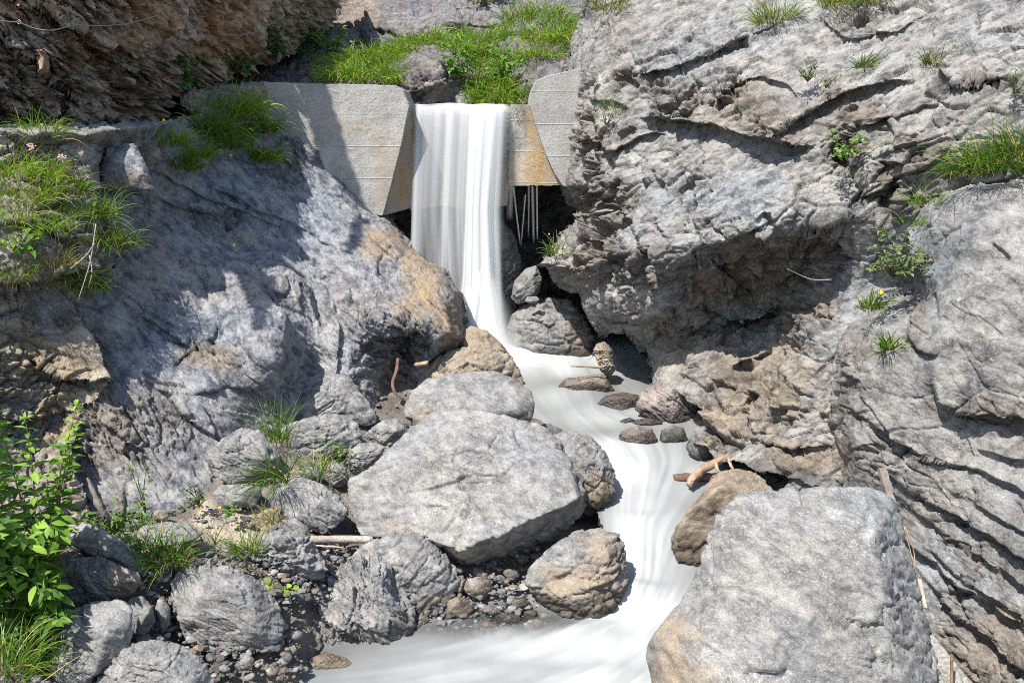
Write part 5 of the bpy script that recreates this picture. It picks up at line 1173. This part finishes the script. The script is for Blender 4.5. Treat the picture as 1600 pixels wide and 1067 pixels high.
# yellow flowered weeds on the right
def flower_plant(label, sf, px, py, hpx, n, nf, cols, fcol=(0.8, 0.42, 0.01), lean=(0, -.4, 0), fr=0.016, fspots=None, off=.05, w=.008):
    p, dep = on(sf, px, py, off); L = hpx / FPX * dep
    root = empty("flowering_weed", p); tag(root, label, "flowering weed")
    grass_mb(gr, n, L * .8, L * .3, cols, lean, w, .9, .08).build("foliage", M['leaf'], root)
    for k in range(nf):
        if fspots: q, _ = on(sf, fspots[k][0], fspots[k][1], off + .08); e = q - p
        else: e = np.array([gr.normal(0, L * .35), -L * .2 + gr.normal(0, L * .1), L * gr.uniform(.75, 1.1)])
        s = MB(); s.tube([np.zeros(3), e * .5 + np.array([0, 0, .02]), e], [.002, .0018, .0014], (0.10, .14, .05), 4); s.build("stem", M['stem'], root)
        f = MB()
        nrm = (CAMP - p) / np.linalg.norm(CAMP - p) + np.array([0, 0, .8]); nrm /= np.linalg.norm(nrm)
        a = np.cross(nrm, [0.2, 1, .1]); a /= np.linalg.norm(a); b = np.cross(nrm, a)
        for q in range(10):
            t = q * 2 * math.pi / 10; leaf(f, e + nrm * .003, a * math.cos(t) + b * math.sin(t) + nrm * .25, nrm, fr, fr * .5, np.array(fcol) * gr.uniform(.85, 1.1), .1, .1)
        f.build("flower", M['petal'], root)
    return root
flower_plant("weed with one orange yellow flower on the ledge below the grey green bush", 'S', 1362, 482, 46, 60, 1, (GREYG, LIME), fspots=[(1376, 457)], fr=.026)
flower_plant("leafy weed with narrow leaves on the lower ledge under the orange flowered one", 'S', 1392, 545, 46, 80, 0, (GREEN, LIME))
flower_plant("hanging weed with a tiny yellow flower on the cliff beak beside the waterfall", 'R', 872, 398, 46, 40, 1, (GREYG, LIME), fspots=[(858, 366)], fr=.014)

def bush(label, sf, px, py, wpx, hpx, nbr, nleaf, lsize, cols, name="bush", off=.06, lean=(0, -.5, 0), asp=.45, flat=1.0):
    p, dep = on(sf, px, py, off); Wd = wpx / FPX * dep; Hd = hpx / FPX * dep
    root = empty(name, p); tag(root, label, name.replace("_", " "))
    sb, lb = MB(), MB()
    for k in range(nbr):
        tgt = np.array([gr.uniform(-.5, .5) * Wd, -gr.uniform(.05, .5) * Wd * flat, gr.uniform(.1, 1.0) * Hd]) + np.array(lean) * Hd * .2
        pts = [np.zeros(3)]
        for t in (.3, .6, .85, 1.0): pts.append(tgt * t + np.array([0, 0, .12 * Hd * math.sin(t * 3)]) + gr.normal(0, .03 * Wd, 3))
        sb.tube(pts, np.linspace(.006, .0015, 5), (0.16, .12, .08), 5)
        pts = np.array(pts)
        for q in range(nleaf):
            t = gr.uniform(.25, 1.0) * 4; i = min(3, int(t)); c0 = pts[i] + (pts[i + 1] - pts[i]) * (t - i)
            d = gr.normal(0, 1, 3); d[2] *= .5; d /= np.linalg.norm(d)
            c0 = c0 + d * gr.uniform(0, .03)
            leaf(lb, c0, d, np.array([0, -.4, 1]) + gr.normal(0, .4, 3), lsize * gr.uniform(.6, 1.2), lsize * asp * gr.uniform(.8, 1.2), np.array(mixc(cols[0], cols[1], gr.uniform())) * gr.uniform(.75, 1.25))
    sb.build("stem", M['stem'], root); lb.build("foliage", M['leaf'], root)
    return root
bush("grey green leafy bush in the crevice between the cliff and the pale slab", 'S', 1395, 435, 150, 85, 26, 20, .055, ((.06, .10, .045), (.15, .21, .10)), off=.1)
bush("small light green sprig overhanging the cliff crevice above its own leaf shadow", 'R', 1320, 245, 90, 40, 10, 14, .06, ((.08, .16, .04), (.18, .27, .09)), "sprig", lean=(-1.2, -1.2, .2), off=.1, flat=2.0)
bush("small round leaved shrublet on the rough band of the right cliff", 'R', 1262, 128, 52, 32, 12, 14, .035, ((.06, .10, .04), (.15, .20, .09)), "shrublet")
bush("pale leaved shrublet just right of and below the round leaved one", 'R', 1290, 138, 36, 20, 7, 10, .035, ((.10, .15, .06), (.20, .25, .12)), "shrublet")
bush("dark green needle leaved sapling at the right picture edge near the top", 'S', 1605, 90, 60, 80, 9, 40, .05, ((.02, .055, .02), (.05, .11, .03)), "sapling", off=-.6, asp=.14)
bush("dark green seedling at the right picture edge below the needle leaved sapling", 'R', 1585, 150, 40, 40, 6, 22, .05, ((.03, .07, .02), (.07, .13, .03)), "sapling", asp=.18)
bush("bright creeping weed at the cliff's left rim beside the dam wing", 'R', 948, 196, 34, 26, 7, 12, .03, ((.07, .14, .05), (.15, .23, .1)), "weed")

# path edge, between the overhang and the ridge
for k, (lab, x, y, h, n, cols, ln_) in enumerate([
        ("grass tuft with a yellow flower at the path edge, left of the big hanging clump", 268, 225, 62, 170, G1, (.2, -.4, 0)), ("seeding grass tuft between the squared block and the big hanging clump", 290, 262, 58, 180, G2, (.2, -.4, 0)),
        ("long hanging grass clump under the left dam wing, its upper left part", 330, 205, 80, 260, G2, (.3, -.4, .1)), ("long hanging grass clump under the left dam wing, its crown", 372, 178, 80, 300, G1, (.3, -.4, .1)),
        ("long hanging grass clump under the left dam wing, its middle", 352, 228, 74, 260, G2, (.3, -.4, 0)), ("long hanging grass clump beside the left dam wing's edge", 398, 205, 76, 260, G2, (.3, -.4, 0)),
        ("lowest tongue of the long hanging grass clump, on the ridge", 410, 250, 54, 200, G2, (.4, -.4, 0)), ("low broad leaved grass in the middle of the path edge", 312, 245, 50, 160, G1, (.2, -.4, 0))]):
    tuft(lab, 'L', x, y, h * .78, int(n * .8), (G1 if cols is G2 else G3), .38, ln_, .006, 1.15, .08, .12, "hanging grass at the path edge")
for lab, x, y in [("single yellow flower at the path edge", 256, 188), ("single yellow flower in the hanging grass", 361, 243), ("single yellow flower lying on the shaded ridge", 366, 383)]:
    p, dep = on('L', x, y, .25 if y < 300 else .1)
    f = MB()
    for q in range(9):
        t = q * 2 * math.pi / 9; leaf(f, np.zeros(3), (math.cos(t), -.3 + .4 * math.sin(t), math.sin(t)), (0, -1, .4), .022, .012, np.array((.85, .55, .01)), .1, .1)
    place(f, "yellow_flower", 'petal', p, lab, "flower")
# left bank
LBK = [("yellow green grass tuft on the left bank at the picture edge, upper", 18, 262, 70, G3), ("pale arching grass in the middle of the left bank", 45, 300, 85, G3), ("yellow green grass tuft by the pink flowers on the left bank", 75, 262, 60, G3),
       ("grass under the pink flower heads on the left bank", 108, 285, 60, G1), ("yellowish grass tuft at the picture edge, lower on the left bank", 12, 330, 75, G3), ("arching grass tuft over bare stones of the left bank", 75, 345, 70, G3),
       ("dark green grass tuft overhanging the ridge from the bank", 160, 365, 70, G1), ("dense dark grass tuft at the bank's right brink", 182, 372, 60, G2), ("grass tuft with dry roots hanging below the left bank", 118, 425, 60, G2), ("second grass tuft hanging below the left bank, further right", 140, 440, 55, G2),
       ("straggling grass beside the squared block", 150, 325, 70, G1), ("grass tuft on the path edge against the dark overhang", 66, 200, 62, G1), ("grass at the lower left of the bank's stones", 20, 420, 60, G1), ("straw coloured grass below the bank's middle stones", 85, 400, 55, (GREEN, STRAW))]
for lab, x, y, h, cols in LBK: tuft(lab, 'B', x, y + 14, h * .85, 150, cols, .4, (.15, -.4, 0), .0032, 1.1, .22, .1, "grass on the left bank")
bush("broad leaved green plant hanging over the left bank's stones", 'B', 55, 395, 90, 60, 7, 6, .13, ((.06, .14, .02), (.14, .24, .04)), "broad_leaved_plant", asp=.4, off=.12)
bush("leafy weed between the dark grass tufts at the bank's right brink", 'B', 140, 345, 60, 60, 8, 8, .06, ((.04, .11, .02), (.10, .19, .03)), "weed", off=.12)
for lab, x, y in [("pale pink flower head on the left bank, the upper one", 52, 236), ("pale pink flower head on the left bank, right of the other", 100, 252)]:
    p, dep = on('B', x, y + 30, .15); root = empty("pink_flower", p); tag(root, lab, "flower")
    H = 34 / FPX * dep; s = MB(); s.tube([np.zeros(3), np.array([.01, 0, H])], .002, (.1, .14, .05), 4); s.build("stem", M['stem'], root)
    f = MB()
    for q in range(46):
        d = gr.normal(0, 1, 3); d /= np.linalg.norm(d); leaf(f, np.array([.01, 0, H]) + d * gr.uniform(0, .035), d, (0, -1, 1), .02, .012, np.array((.60, .42, .46)) * gr.uniform(.8, 1.2))
    f.build("flower_head", M['petal'], root)
# above the dam
HB = [(532, 122, 34), (556, 118, 38), (580, 124, 36), (604, 120, 30), (566, 94, 32), (596, 96, 30), (618, 84, 28), (640, 72, 24), (668, 66, 24), (700, 74, 28), (716, 86, 32), (752, 66, 36), (776, 70, 34), (765, 92, 30),
      (768, 138, 36), (790, 156, 34), (772, 160, 26), (826, 98, 34), (848, 92, 28), (828, 34, 36), (850, 28, 38), (874, 44, 36), (862, 66, 32), (540, 104, 36), (612, 100, 34), (636, 84, 28), (690, 62, 28), (732, 84, 34), (760, 108, 36), (756, 130, 32), (812, 62, 30), (842, 62, 32), (880, 66, 30), (652, 104, 18), (624, 128, 20), (745, 152, 22)]
for k, (x, y, h) in enumerate(HB):
    tuft("bright green grass clump on the sunny slope above the dam", 'K', x, y, h * gr.uniform(1.0, 1.4), int(gr.integers(160, 250)), [G3, G1, G3, (GREEN, LIME)][k % 4], gr.uniform(.5, .8), (gr.normal(0, .2), -.4, -.1), .006, 1.2, .15, .22, "grass clumps above the dam")
for lab, x, y, wpx, hpx, cols in [("pale leaved bush beside the path behind the left dam wing", 522, 88, 48, 34, ((.08, .17, .04), (.22, .34, .12))), ("dark green undergrowth left of the pale leaved bush", 484, 86, 60, 26, ((.02, .08, .01), (.06, .16, .02))), ("dark green weeds at the foot of the brown overhang, nearest the dam", 428, 94, 46, 40, ((.02, .08, .01), (.06, .17, .02))),
                                   ("dark green weeds at the foot of the brown overhang, middle clump", 372, 116, 60, 30, ((.02, .08, .01), (.05, .15, .02))), ("dark green weeds at the foot of the brown overhang, furthest left clump", 290, 136, 60, 34, ((.02, .08, .01), (.06, .17, .02))), ("leafy bush hanging in the dark cleft above the waterfall", 722, 130, 50, 60, ((.04, .12, .02), (.12, .24, .03))),
                                   ("leafy weed above the white stone on the dam crest", 788, 135, 50, 50, ((.05, .14, .02), (.13, .26, .03))), ("dark leafy bush in the rocks at the top, above the dam", 760, 14, 90, 40, ((.02, .07, .01), (.06, .14, .02)))]:
    bush(lab, 'K' if x > 440 else 'C', x, y, wpx * 1.2, hpx * 1.2, 16, 16, .09, cols, off=.25)

# lower left
tuft("tall green grass with seed heads between the egg shaped and the arched boulder", 'G', 432, 690, 80, 60, G1, .16, (0, -.3, .2), .004, .6, .1, .3)
tuft("long grass tuft hanging down over the sand beside the wedge shaped boulder", 'G', 432, 752, 80, 110, G2, .2, (-.35, -.5, .1), .0042, 1.1, .1, .35)
tuft("grass tuft at the foot of the pale tilted boulder", 'G', 500, 735, 44, 120, G1, .5, (0, -.3, 0), .0035, 1, .25, .15)
tuft("short sprawling grass in front of the sand patch beside the jagged boulder", 'G', 388, 862, 46, 90, G1, .4, (-.1, -.3, .1), .0035, 1, .15, .1)
tuft("dry fringe of grass under the wedge shaped boulder", 'G', 420, 815, 34, 90, (GREEN, STRAW), .5, (-.2, -.3, 0), .003, 1, .4, .1)
tuft("green grass tuft left of the smooth round boulder", 'G', 262, 880, 62, 130, G1, .35, (0, -.3, .1), .0035, .9, .1, .1)
tuft("green grass tuft beside the leaning slab's lower end", 'G', 236, 868, 58, 120, G2, .4, (0, -.3, .1), .0035, .9, .1, .1)
tuft("grass tuft between the low flat slab and the leaning slab", 'G', 222, 842, 44, 100, G2, .5, (0, -.3, 0), .0035, 1, .1, .1)
tuft("coarse grass in the lower left corner", 'G', 12, 1050, 90, 150, G1, .4, (.2, -.3, .1), .004, .9, .15, .1)
tuft("coarse grass beside the grooved boulder in the lower left", 'G', 60, 1020, 70, 110, G2, .4, (.1, -.3, .1), .004, .9, .15, .1)
flower_plant("weed with two yellow flowers at the sand's edge", 'G', 322, 852, 70, 40, 2, (GREEN, LIME), fspots=[(312, 800), (343, 793)], fr=.016, w=.004)
bush("small green weed behind the sand patch with round leaves", 'G', 362, 800, 44, 12, 4, 4, .05, ((.06, .15, .03), (.12, .24, .05)), "weed", asp=.9)
bush("dark leafy weed against the blue ridge behind the sand", 'G', 312, 792, 60, 70, 10, 12, .04, ((.02, .06, .02), (.06, .13, .03)), "weed")
bush("creeping vine with light leaves on the dark ridge foot", 'G', 228, 802, 40, 110, 5, 9, .05, ((.05, .13, .02), (.14, .25, .04)), "vine")
bush("small green sprig in front of the pale tilted boulder", 'G', 540, 708, 40, 34, 5, 7, .05, ((.08, .17, .03), (.18, .30, .06)), "sprig", off=.3)
bush("three lobed bright leaf plant in the gravel before the craggy boulder", 'G', 455, 922, 52, 22, 4, 3, .06, ((.10, .20, .02), (.20, .32, .05)), "seedling", asp=.9, off=.1)
for lab, x, y, wpx, hpx in [("low mixed weeds in the shade below the leaning slab", 60, 900, 120, 50), ("low mixed weeds behind the leaning slab", 200, 812, 110, 30), ("shady undergrowth at the left edge under the tall plants", 20, 850, 90, 60), ("small weeds under the grooved boulder's left side", 30, 1000, 70, 30), ("green weeds growing over the low flat slab's left end", 180, 830, 60, 30)]:
    bush(lab, 'G', x, y, wpx, hpx, 14, 12, .06, ((.03, .08, .015), (.10, .19, .03)), "weeds", off=.1)

def tall_plant(label, px, py, hpx, nl, lean=0.0, L=.14, Yd=None, top=None):
    p, dep = on('G' if Yd is None else Yd, px, py, .05); H = hpx * 1.22 / FPX * dep; nl = int(nl * 1.5)
    root = empty("tall_leafy_plant", p); tag(root, label, "leafy plant", "tall leafy plants at the left edge")
    sb, lb = MB(), MB()
    pts = [np.array([lean * H * t * t + .03 * H * math.sin(4 * t + px), -.10 * H * t * t, H * t]) for t in np.linspace(0, 1, 9)]
    sb.tube(pts, np.linspace(.008, .003, 9), (.17, .12, .06), 6)
    P_ = np.array(pts); a0 = gr.uniform(0, 6)
    for k in range(nl):
        t = (k + .6) / nl; t = .12 + .88 * t; i = min(7, int(t * 8)); c0 = P_[i] + (P_[i + 1] - P_[i]) * (t * 8 - i)
        sz = L * (.55 + .6 * math.sin(math.pi * min(1, t * .9 + .1))) * gr.uniform(.8, 1.15)
        for s in (0, math.pi):
            a = a0 + k * 1.57 + s + gr.normal(0, .2)
            d = np.array([math.cos(a), math.sin(a), .35 + gr.normal(0, .2)])
            col = np.array(mixc((.05, .13, .015), (.20, .33, .05), gr.uniform() * (.4 + .6 * t))) * gr.uniform(.8, 1.2)
            if t < .3 and gr.uniform() < .3: col = np.array((.35, .27, .04))
            leaf(lb, c0, d, (0, -.2, 1), sz, sz * .36, col, .12, .35)
    for k in range(10): 
        d = gr.normal(0, .6, 3) + np.array([0, 0, .8]); leaf(lb, P_[-1], d, (0, -.3, 1), L * .5 * gr.uniform(.5, 1), L * .16, np.array((.22, .36, .07)) * gr.uniform(.8, 1.15))
    if top is not None:
        f = MB()
        for q in range(50):
            d = gr.normal(0, 1, 3); leaf(f, P_[-1] + d * .012, d, (0, -1, 1), .04, .02, np.array(top) * gr.uniform(.8, 1.15))
        f.build("flower_head", M['petal'], root)
    sb.build("stem", M['stem'], root); lb.build("foliage", M['leaf'], root)
tall_plant("tall green plant with a pink flower head at the left edge", 22, 900, 275, 15, 0, .15, None, (.5, .30, .30))
tall_plant("tall light green plant in full leaf, second from the left edge", 62, 930, 245, 17, .12, .13)
tall_plant("tall bending plant with yellowing lower leaves leaning toward the ridge", 98, 905, 205, 13, .22, .12)
tall_plant("shorter leafy plant cut by the left picture edge", -5, 930, 200, 13, .05, .15)
tall_plant("mid height leafy plant before the hollow in the left bank", 45, 870, 180, 12, .05, .13)
tall_plant("leafy plant leaning right over the purplish block", 88, 880, 150, 11, .3, .11)
tall_plant("full leafy plant between the two tallest ones at the left edge", 40, 925, 225, 17, -.03, .17)
tall_plant("broad leaved tall plant close to the left picture edge, behind the pink headed one", 5, 880, 245, 15, .08, .17)
tall_plant("tall leafy plant with the rightmost leaning top, above the leaning slab", 104, 900, 235, 15, .20, .15)
tall_plant("short dense leafy plant in front of the tall ones, lower left", 30, 965, 120, 12, .1, .15)
bush("broad leafy bush at the left edge among the tall plants", 'G', 48, 900, 150, 130, 30, 16, .15, ((.05, .13, .015), (.19, .32, .05)), "leafy_bush", asp=.38, off=.2)
bush("low broad leafy bush under the tall plants, against the purplish block", 'G', 70, 960, 120, 90, 22, 14, .12, ((.035, .09, .012), (.13, .24, .035)), "leafy_bush", asp=.42, off=.15)
bush("leafy bush half cut off by the left picture edge", 'G', -20, 930, 140, 190, 30, 16, .15, ((.04, .11, .015), (.17, .30, .05)), "leafy_bush", asp=.38, off=.2)
tall_plant("short leafy plant beside the purplish block's left side", 75, 950, 110, 10, .05, .13)

# ---------------------------------------------------------------- wood, cable, odds and ends
def wpt(x, y, Yd): return P(float(x), float(y), Yd)
def stick(name, label, cat, pts, rad, mat, k=8, wob=.06, parent=None):
    pts = np.array([wpt(*p) for p in pts])
    # smooth path
    t = np.linspace(0, len(pts) - 1, (len(pts) - 1) * 5 + 1); q = np.stack([np.interp(t, np.arange(len(pts)), pts[:, j]) for j in range(3)], 1)
    for _ in range(3): q[1:-1] = (q[:-2] + 2 * q[1:-1] + q[2:]) / 4
    rr = np.interp(t, np.arange(len(pts)), rad)
    mb = MB(); mb.tube(q, rr, (1, 1, 1), k, wob, gr)
    loc = np.zeros(3) if parent else q.mean(0)
    o = mb.build(name, M[mat], loc=loc if parent is None else tuple(parent.location), parent=parent)
    if parent is None: tag(o, label, cat)
    return o
br = stick("forked_branch", "orange brown forked branch bridging from the dark wet rock to the stream", "branch", [(1176, 690, 9.15), (1152, 706, 8.95), (1120, 722, 8.8), (1092, 736, 8.65), (1076, 758, 8.5)], [.03, .034, .042, .05, .04], 'wood', 10, .13)
bpy.context.view_layer.update()
stick("twig", None, None, [(1138, 714, 8.85), (1142, 728, 8.7), (1146, 733, 8.65)], [.022, .018, .012], 'wood', 6, .05, br)
stick("twig", None, None, [(1118, 724, 8.75), (1122, 736, 8.65), (1126, 738, 8.6)], [.024, .018, .012], 'wood', 6, .05, br)
stick("log", "short dark wet log piece lying in the stream under the forked branch", "log", [(1052, 747, 8.75), (1085, 746, 8.75), (1120, 744, 8.75)], [.05, .052, .04], 'dark_wood', 10, .1)
stick("log", "straight grey log lying in the gravel beside the huge flat faced boulder", "log", [(484, 843, 7.2), (530, 842, 7.25), (582, 843, 7.3)], [.038, .036, .034], 'grey_wood', 10, .05)
stick("stick", "thin pale stick on the gravel just below the straight grey log", "stick", [(494, 852, 7.05), (536, 855, 7.05)], [.008, .006], 'pale_wood', 6)
boulder(BO, "upright tan and brown rock at the left side of the cave mouth", BO, [(926, 548), (932, 537), (945, 533), (957, 545), (962, 580), (950, 593), (938, 580)], depth=11.6, seed=58, level=6, mat='boulder_tan', stain=[(936, 556, 8, 30, .6)], relief=dict(chip=.07))
stick("twig", "reddish twig sticking out over the water from the cave mouth", "twig", [(942, 575, 11.1), (918, 573, 11.0), (893, 572, 10.95)], [.016, .014, .009], 'wood', 6)
stick("root", "dark curved root in the hollow behind the boulders, under the ridge", "root", [(622, 560, 10.2), (620, 580, 10.1), (612, 600, 10.0), (618, 616, 9.95), (630, 624, 9.9)], [.022, .024, .022, .018, .012], 'dark_wood', 8)
stick("stick", "short broken stick with a pale end in the hollow behind the boulders", "stick", [(650, 570, 10.3), (668, 567, 10.2)], [.03, .028], 'wood', 8)
stick("dead_stump", "grey splintered stump leaning beside the leafy plants", "stump", [(168, 815, 6.75), (152, 780, 6.8), (136, 746, 6.85)], [.035, .03, .008], 'stump_wood', 8, .3)
stick("dead_stump", "small upright grey stump right of the splintered one", "stump", [(192, 805, 6.9), (194, 785, 6.9), (192, 762, 6.9)], [.022, .024, .008], 'stump_wood', 8, .3)
stick("twig", "bare pale twig sticking left out of the grey green bush", "twig", [(1300, 437, 8.2), (1270, 438, 8.15), (1250, 430, 8.1), (1230, 420, 8.05)], [.006, .006, .005, .004], 'grey_wood', 5)
stick("dry_stalk", "reddish dry stalk in front of the grooved boulder", "stalk", [(62, 1068, 5.0), (100, 1040, 5.0), (125, 1024, 5.0)], [.004, .004, .003], 'wood', 5)
for k, (x0, y0, x1, y1) in enumerate([(150, 350, 122, 470), (110, 420, 148, 380), (140, 400, 138, 450)]):
    stick("dry_root", ["long pale dry root trailing down the bank's right side", "pale dry root crossing the trailing one", "short pale dry root under the dark grass tuft"][k], "root", [(x0, y0, 7.15), ((x0 + x1) / 2 + 6, (y0 + y1) / 2, 7.05), (x1, y1, 7.1)], [.005, .005, .003], 'grey_wood', 5)

def plank(label, a, b, w, th, Ya, Yb, mat):
    A, B = wpt(*a, Ya), wpt(*b, Yb); d = B - A; n = 14
    t = np.linspace(0, 1, n); d_ = d / np.linalg.norm(d); s = np.cross(d_, [0, -1, .3]); s /= np.linalg.norm(s); u = np.cross(s, d_)
    V = []; 
    for q in t:
        c = A + d * q; ww = w * (1 - .25 * q) * (1 + gr.normal(0, .04)); 
        V += [c - s * ww - u * th, c + s * ww - u * th, c + s * ww + u * th, c - s * ww + u * th]
    V = np.array(V) + gr.normal(0, th * .12, (n * 4, 3)); F = []
    for i in range(n - 1):
        for j in range(4): F.append([i * 4 + j, i * 4 + (j + 1) % 4, i * 4 + 4 + (j + 1) % 4, i * 4 + 4 + j])
    F += [[3, 2, 1, 0], [n * 4 - 4, n * 4 - 3, n * 4 - 2, n * 4 - 1]]
    mb = MB(); mb.add(V, F, (1, 1, 1)); o = mb.build("plank", M[mat], loc=V.mean(0), smooth=False); tag(o, label, "plank")
plank("split pale plank wedged upright behind the biggest boulder against the slab", (1378, 732), (1400, 812), .034, .018, 6.75, 6.4, 'stump_wood')
plank("thin pale board end in the gap right of the biggest boulder", (1436, 905), (1446, 950), .016, .008, 6.2, 6.0, 'grey_wood')
for k, (a, b, c_) in enumerate([((1412, 820), (1425, 870), (1432, 905)), ((1414, 822), (1430, 865), (1428, 895))]):
    stick("dry_stalk", ["long reddish dry straw in the gap right of the biggest boulder", "short reddish dry straw beside the longer one in the gap"][k], "straw", [(*a, 6.4), (*b, 6.3), (*c_, 6.2)], [.004, .004, .003], 'wood', 5)

# steel cable along the overhang
st_m, snt, snd, snl = new_mat("galvanised_steel"); sb_ = N(snd, "ShaderNodeBsdfPrincipled"); sb_.inputs["Base Color"].default_value = (.26, .24, .21, 1); sb_.inputs["Metallic"].default_value = .6; sb_.inputs["Roughness"].default_value = .5
so_ = N(snd, "ShaderNodeOutputMaterial"); snl.new(sb_.outputs[0], so_.inputs[0]); M['steel'] = st_m
def cable(label, spans, anchors, r=.0065):
    pts = []
    for (x0, y0), (x1, y1), sag in spans:
        a, _ = on('C', x0, y0, .45); b, _ = on('C', x1, y1, .45)
        for t in np.linspace(0, 1, 14): pts.append(a + (b - a) * t - np.array([0, 0, 1]) * sag * 4 * t * (1 - t))
    pts = np.array(pts); root = empty("steel_cable", pts[0]); tag(root, label, "cable")
    mb = MB(); mb.tube(pts, r, (1, 1, 1), 6); mb.build("rope", M['steel'], root, loc=pts[0])
    for x, y in anchors:
        a, _ = on('C', x, y, .47); b, _ = on('C', x, y, -.3); mb = MB(); mb.tube([a, (a + b) / 2, b], .008, (1, 1, 1), 6)
        th = np.linspace(0, 2 * math.pi, 12); mb.tube(np.array([a + .02 * np.array([math.cos(t), 0, math.sin(t)]) for t in th]), .005, (1, 1, 1), 5); mb.build("anchor_bolt", M['steel'], root, loc=pts[0])
cable("grey steel safety cable sagging along the brown overhang, the near length", [((-60, 20), (30, 35), .02), ((30, 35), (112, 38), .07), ((112, 38), (252, 22), .06)], [(30, 35), (112, 38), (252, 22)])
cable("grey steel safety cable sagging along the overhang, the far length nearer the dam", [((345, 53), (435, 29), .10), ((435, 29), (505, 24), .07)], [(345, 53), (435, 29)])
# concrete footing and rod in the corner
o = sheet("concrete_footing", [(1464, 1030), (1488, 1026), (1500, 1044), (1522, 1067), (1540, 1110), (1470, 1110)], [(1462, 1026, 5.75), (1490, 1026, 5.75), (1540, 1067, 5.5), (1560, 1110, 5.45), (1470, 1110, 5.4)], M['concrete'], sp=2, relief=CONC, wet=[(1490, 1060, 90, 80, .75)], seed=140, thick=.4, jag=.5, back_y=True)
tag(o, "tan concrete footing at the bottom edge beside the biggest boulder", "footing")
stick("iron_rod", "short dark iron rod standing in the concrete footing", "rod", [(1487, 1022, 5.55), (1487, 1075, 5.42)], [.012, .012], 'dark_wood', 8, 0)

# ---------------------------------------------------------------- gravel and cobbles
pm, pnt, pnd, pnl = new_mat("river_pebbles")
at = N(pnd, "ShaderNodeAttribute", attribute_name="tint").outputs["Color"]
pn = N(pnd, "ShaderNodeTexNoise"); pn.inputs["Scale"].default_value = 40; pn.inputs["Detail"].default_value = 5; pnl.new(N(pnd, "ShaderNodeTexCoord").outputs["Object"], pn.inputs["Vector"])
pc = mix(pnd, pnl, ramp(pnd, pnl, pn.outputs[0], .35, .65), mix(pnd, pnl, 1.0, at, (.6, .6, .6), 'MULTIPLY'), at)
pb = N(pnd, "ShaderNodeBsdfPrincipled"); pnl.new(pc, pb.inputs["Base Color"]); pb.inputs["Roughness"].default_value = .75
po = N(pnd, "ShaderNodeOutputMaterial"); pnl.new(pb.outputs[0], po.inputs[0])
def gravel(n, seed, zones, smin, smax):
    r = np.random.default_rng(seed); dirs, Fi = ico(2)
    xs, ys = [], []
    for (x0, y0, x1, y1, k) in zones:
        xs.append(r.uniform(x0, x1, int(n * k))); ys.append(r.uniform(y0, y1, int(n * k)))
    x = np.concatenate(xs); y = np.concatenate(ys); p = P(x, y, ground_Y(x, y)); m = len(x)
    sz = smin * (smax / smin) ** (r.uniform(0, 1, m) ** 2.2)
    V = np.zeros((m, len(dirs), 3)); C = np.zeros((m, len(dirs), 3))
    cols = 0.8 * np.array([(.20, .195, .19), (.13, .128, .125), (.30, .285, .26), (.20, .165, .125), (.09, .09, .095), (.18, .14, .12)])
    for i in range(m):
        d = dirs.copy()
        for q in range(5):
            nn = r.normal(0, 1, 3); nn /= np.linalg.norm(nn); h = r.uniform(.5, .9); t = d @ nn; d = d - np.clip(t - h, 0, None)[:, None] * nn
        A = np.diag([1, r.uniform(.6, 1), r.uniform(.4, .8)]); th = r.uniform(0, 6.28); Rz = np.array([[math.cos(th), -math.sin(th), 0], [math.sin(th), math.cos(th), 0], [0, 0, 1]])
        V[i] = (d @ A @ Rz.T) * sz[i] + p[i] + np.array([0, 0, sz[i] * .25]); C[i] = cols[r.integers(len(cols))] * r.uniform(.8, 1.2)
    F = (Fi[None] + (np.arange(m) * len(dirs))[:, None, None]).reshape(-1, 3)
    Vv = V.reshape(-1, 3); o0 = Vv.mean(0)
    return tag(mesh_np("gravel", Vv - o0, F, pm, attrs={"tint": C.reshape(-1, 3)}, loc=tuple(o0), smooth=False), "loose gravel and pebbles filling the gaps between the boulders", "gravel", kind="stuff")
gravel(2000, 4, [(220, 850, 470, 1060, .25), (420, 840, 570, 940, .2), (640, 850, 860, 985, .28), (230, 880, 480, 1060, .16), (0, 830, 260, 1090, .14), (280, 780, 560, 860, .06), (540, 640, 660, 760, .06), (1200, 740, 1330, 800, .04), (1400, 780, 1520, 1100, .06), (560, 590, 680, 640, .04)], .010, .062)
cob = np.random.default_rng(21)
for k, (x, y, w) in enumerate([(500, 868, 26), (520, 872, 20), (440, 900, 18), (478, 915, 16), (735, 945, 22), (690, 975, 18), (660, 968, 22), (780, 905, 20), (800, 900, 24), (785, 925, 18), (830, 960, 24), (770, 955, 22), (800, 968, 30), (420, 1010, 26), (455, 1015, 22), (380, 1040, 26), (350, 1045, 22), (440, 1035, 20), (232, 1010, 20),
                               (250, 1000, 18), (70, 1070, 24), (560, 750, 16), (620, 690, 14), (640, 690, 16), (300, 848, 22), (215, 805, 20), (250, 805, 30), (870, 850, 16), (835, 870, 18), (820, 840, 22), (850, 826, 18), (1215, 750, 16), (960, 900, 16)]):
    h = w * .7; out = [(x + w * .5 * math.cos(t) * cob.uniform(.85, 1.12), y + h * .5 * math.sin(t) * cob.uniform(.85, 1.12)) for t in np.linspace(0, 2 * math.pi, 9)[:-1]]
    boulder("cobble", "fist to head sized cobble among the gravel between the big boulders", "cobble", out, base=(x, y + h * .4), level=4, seed=200 + k, edge=16, mat=['boulder', 'boulder', 'boulder_tan', 'boulder_dark'][k % 4], group="cobbles between the boulders", relief=dict(fine=.003))
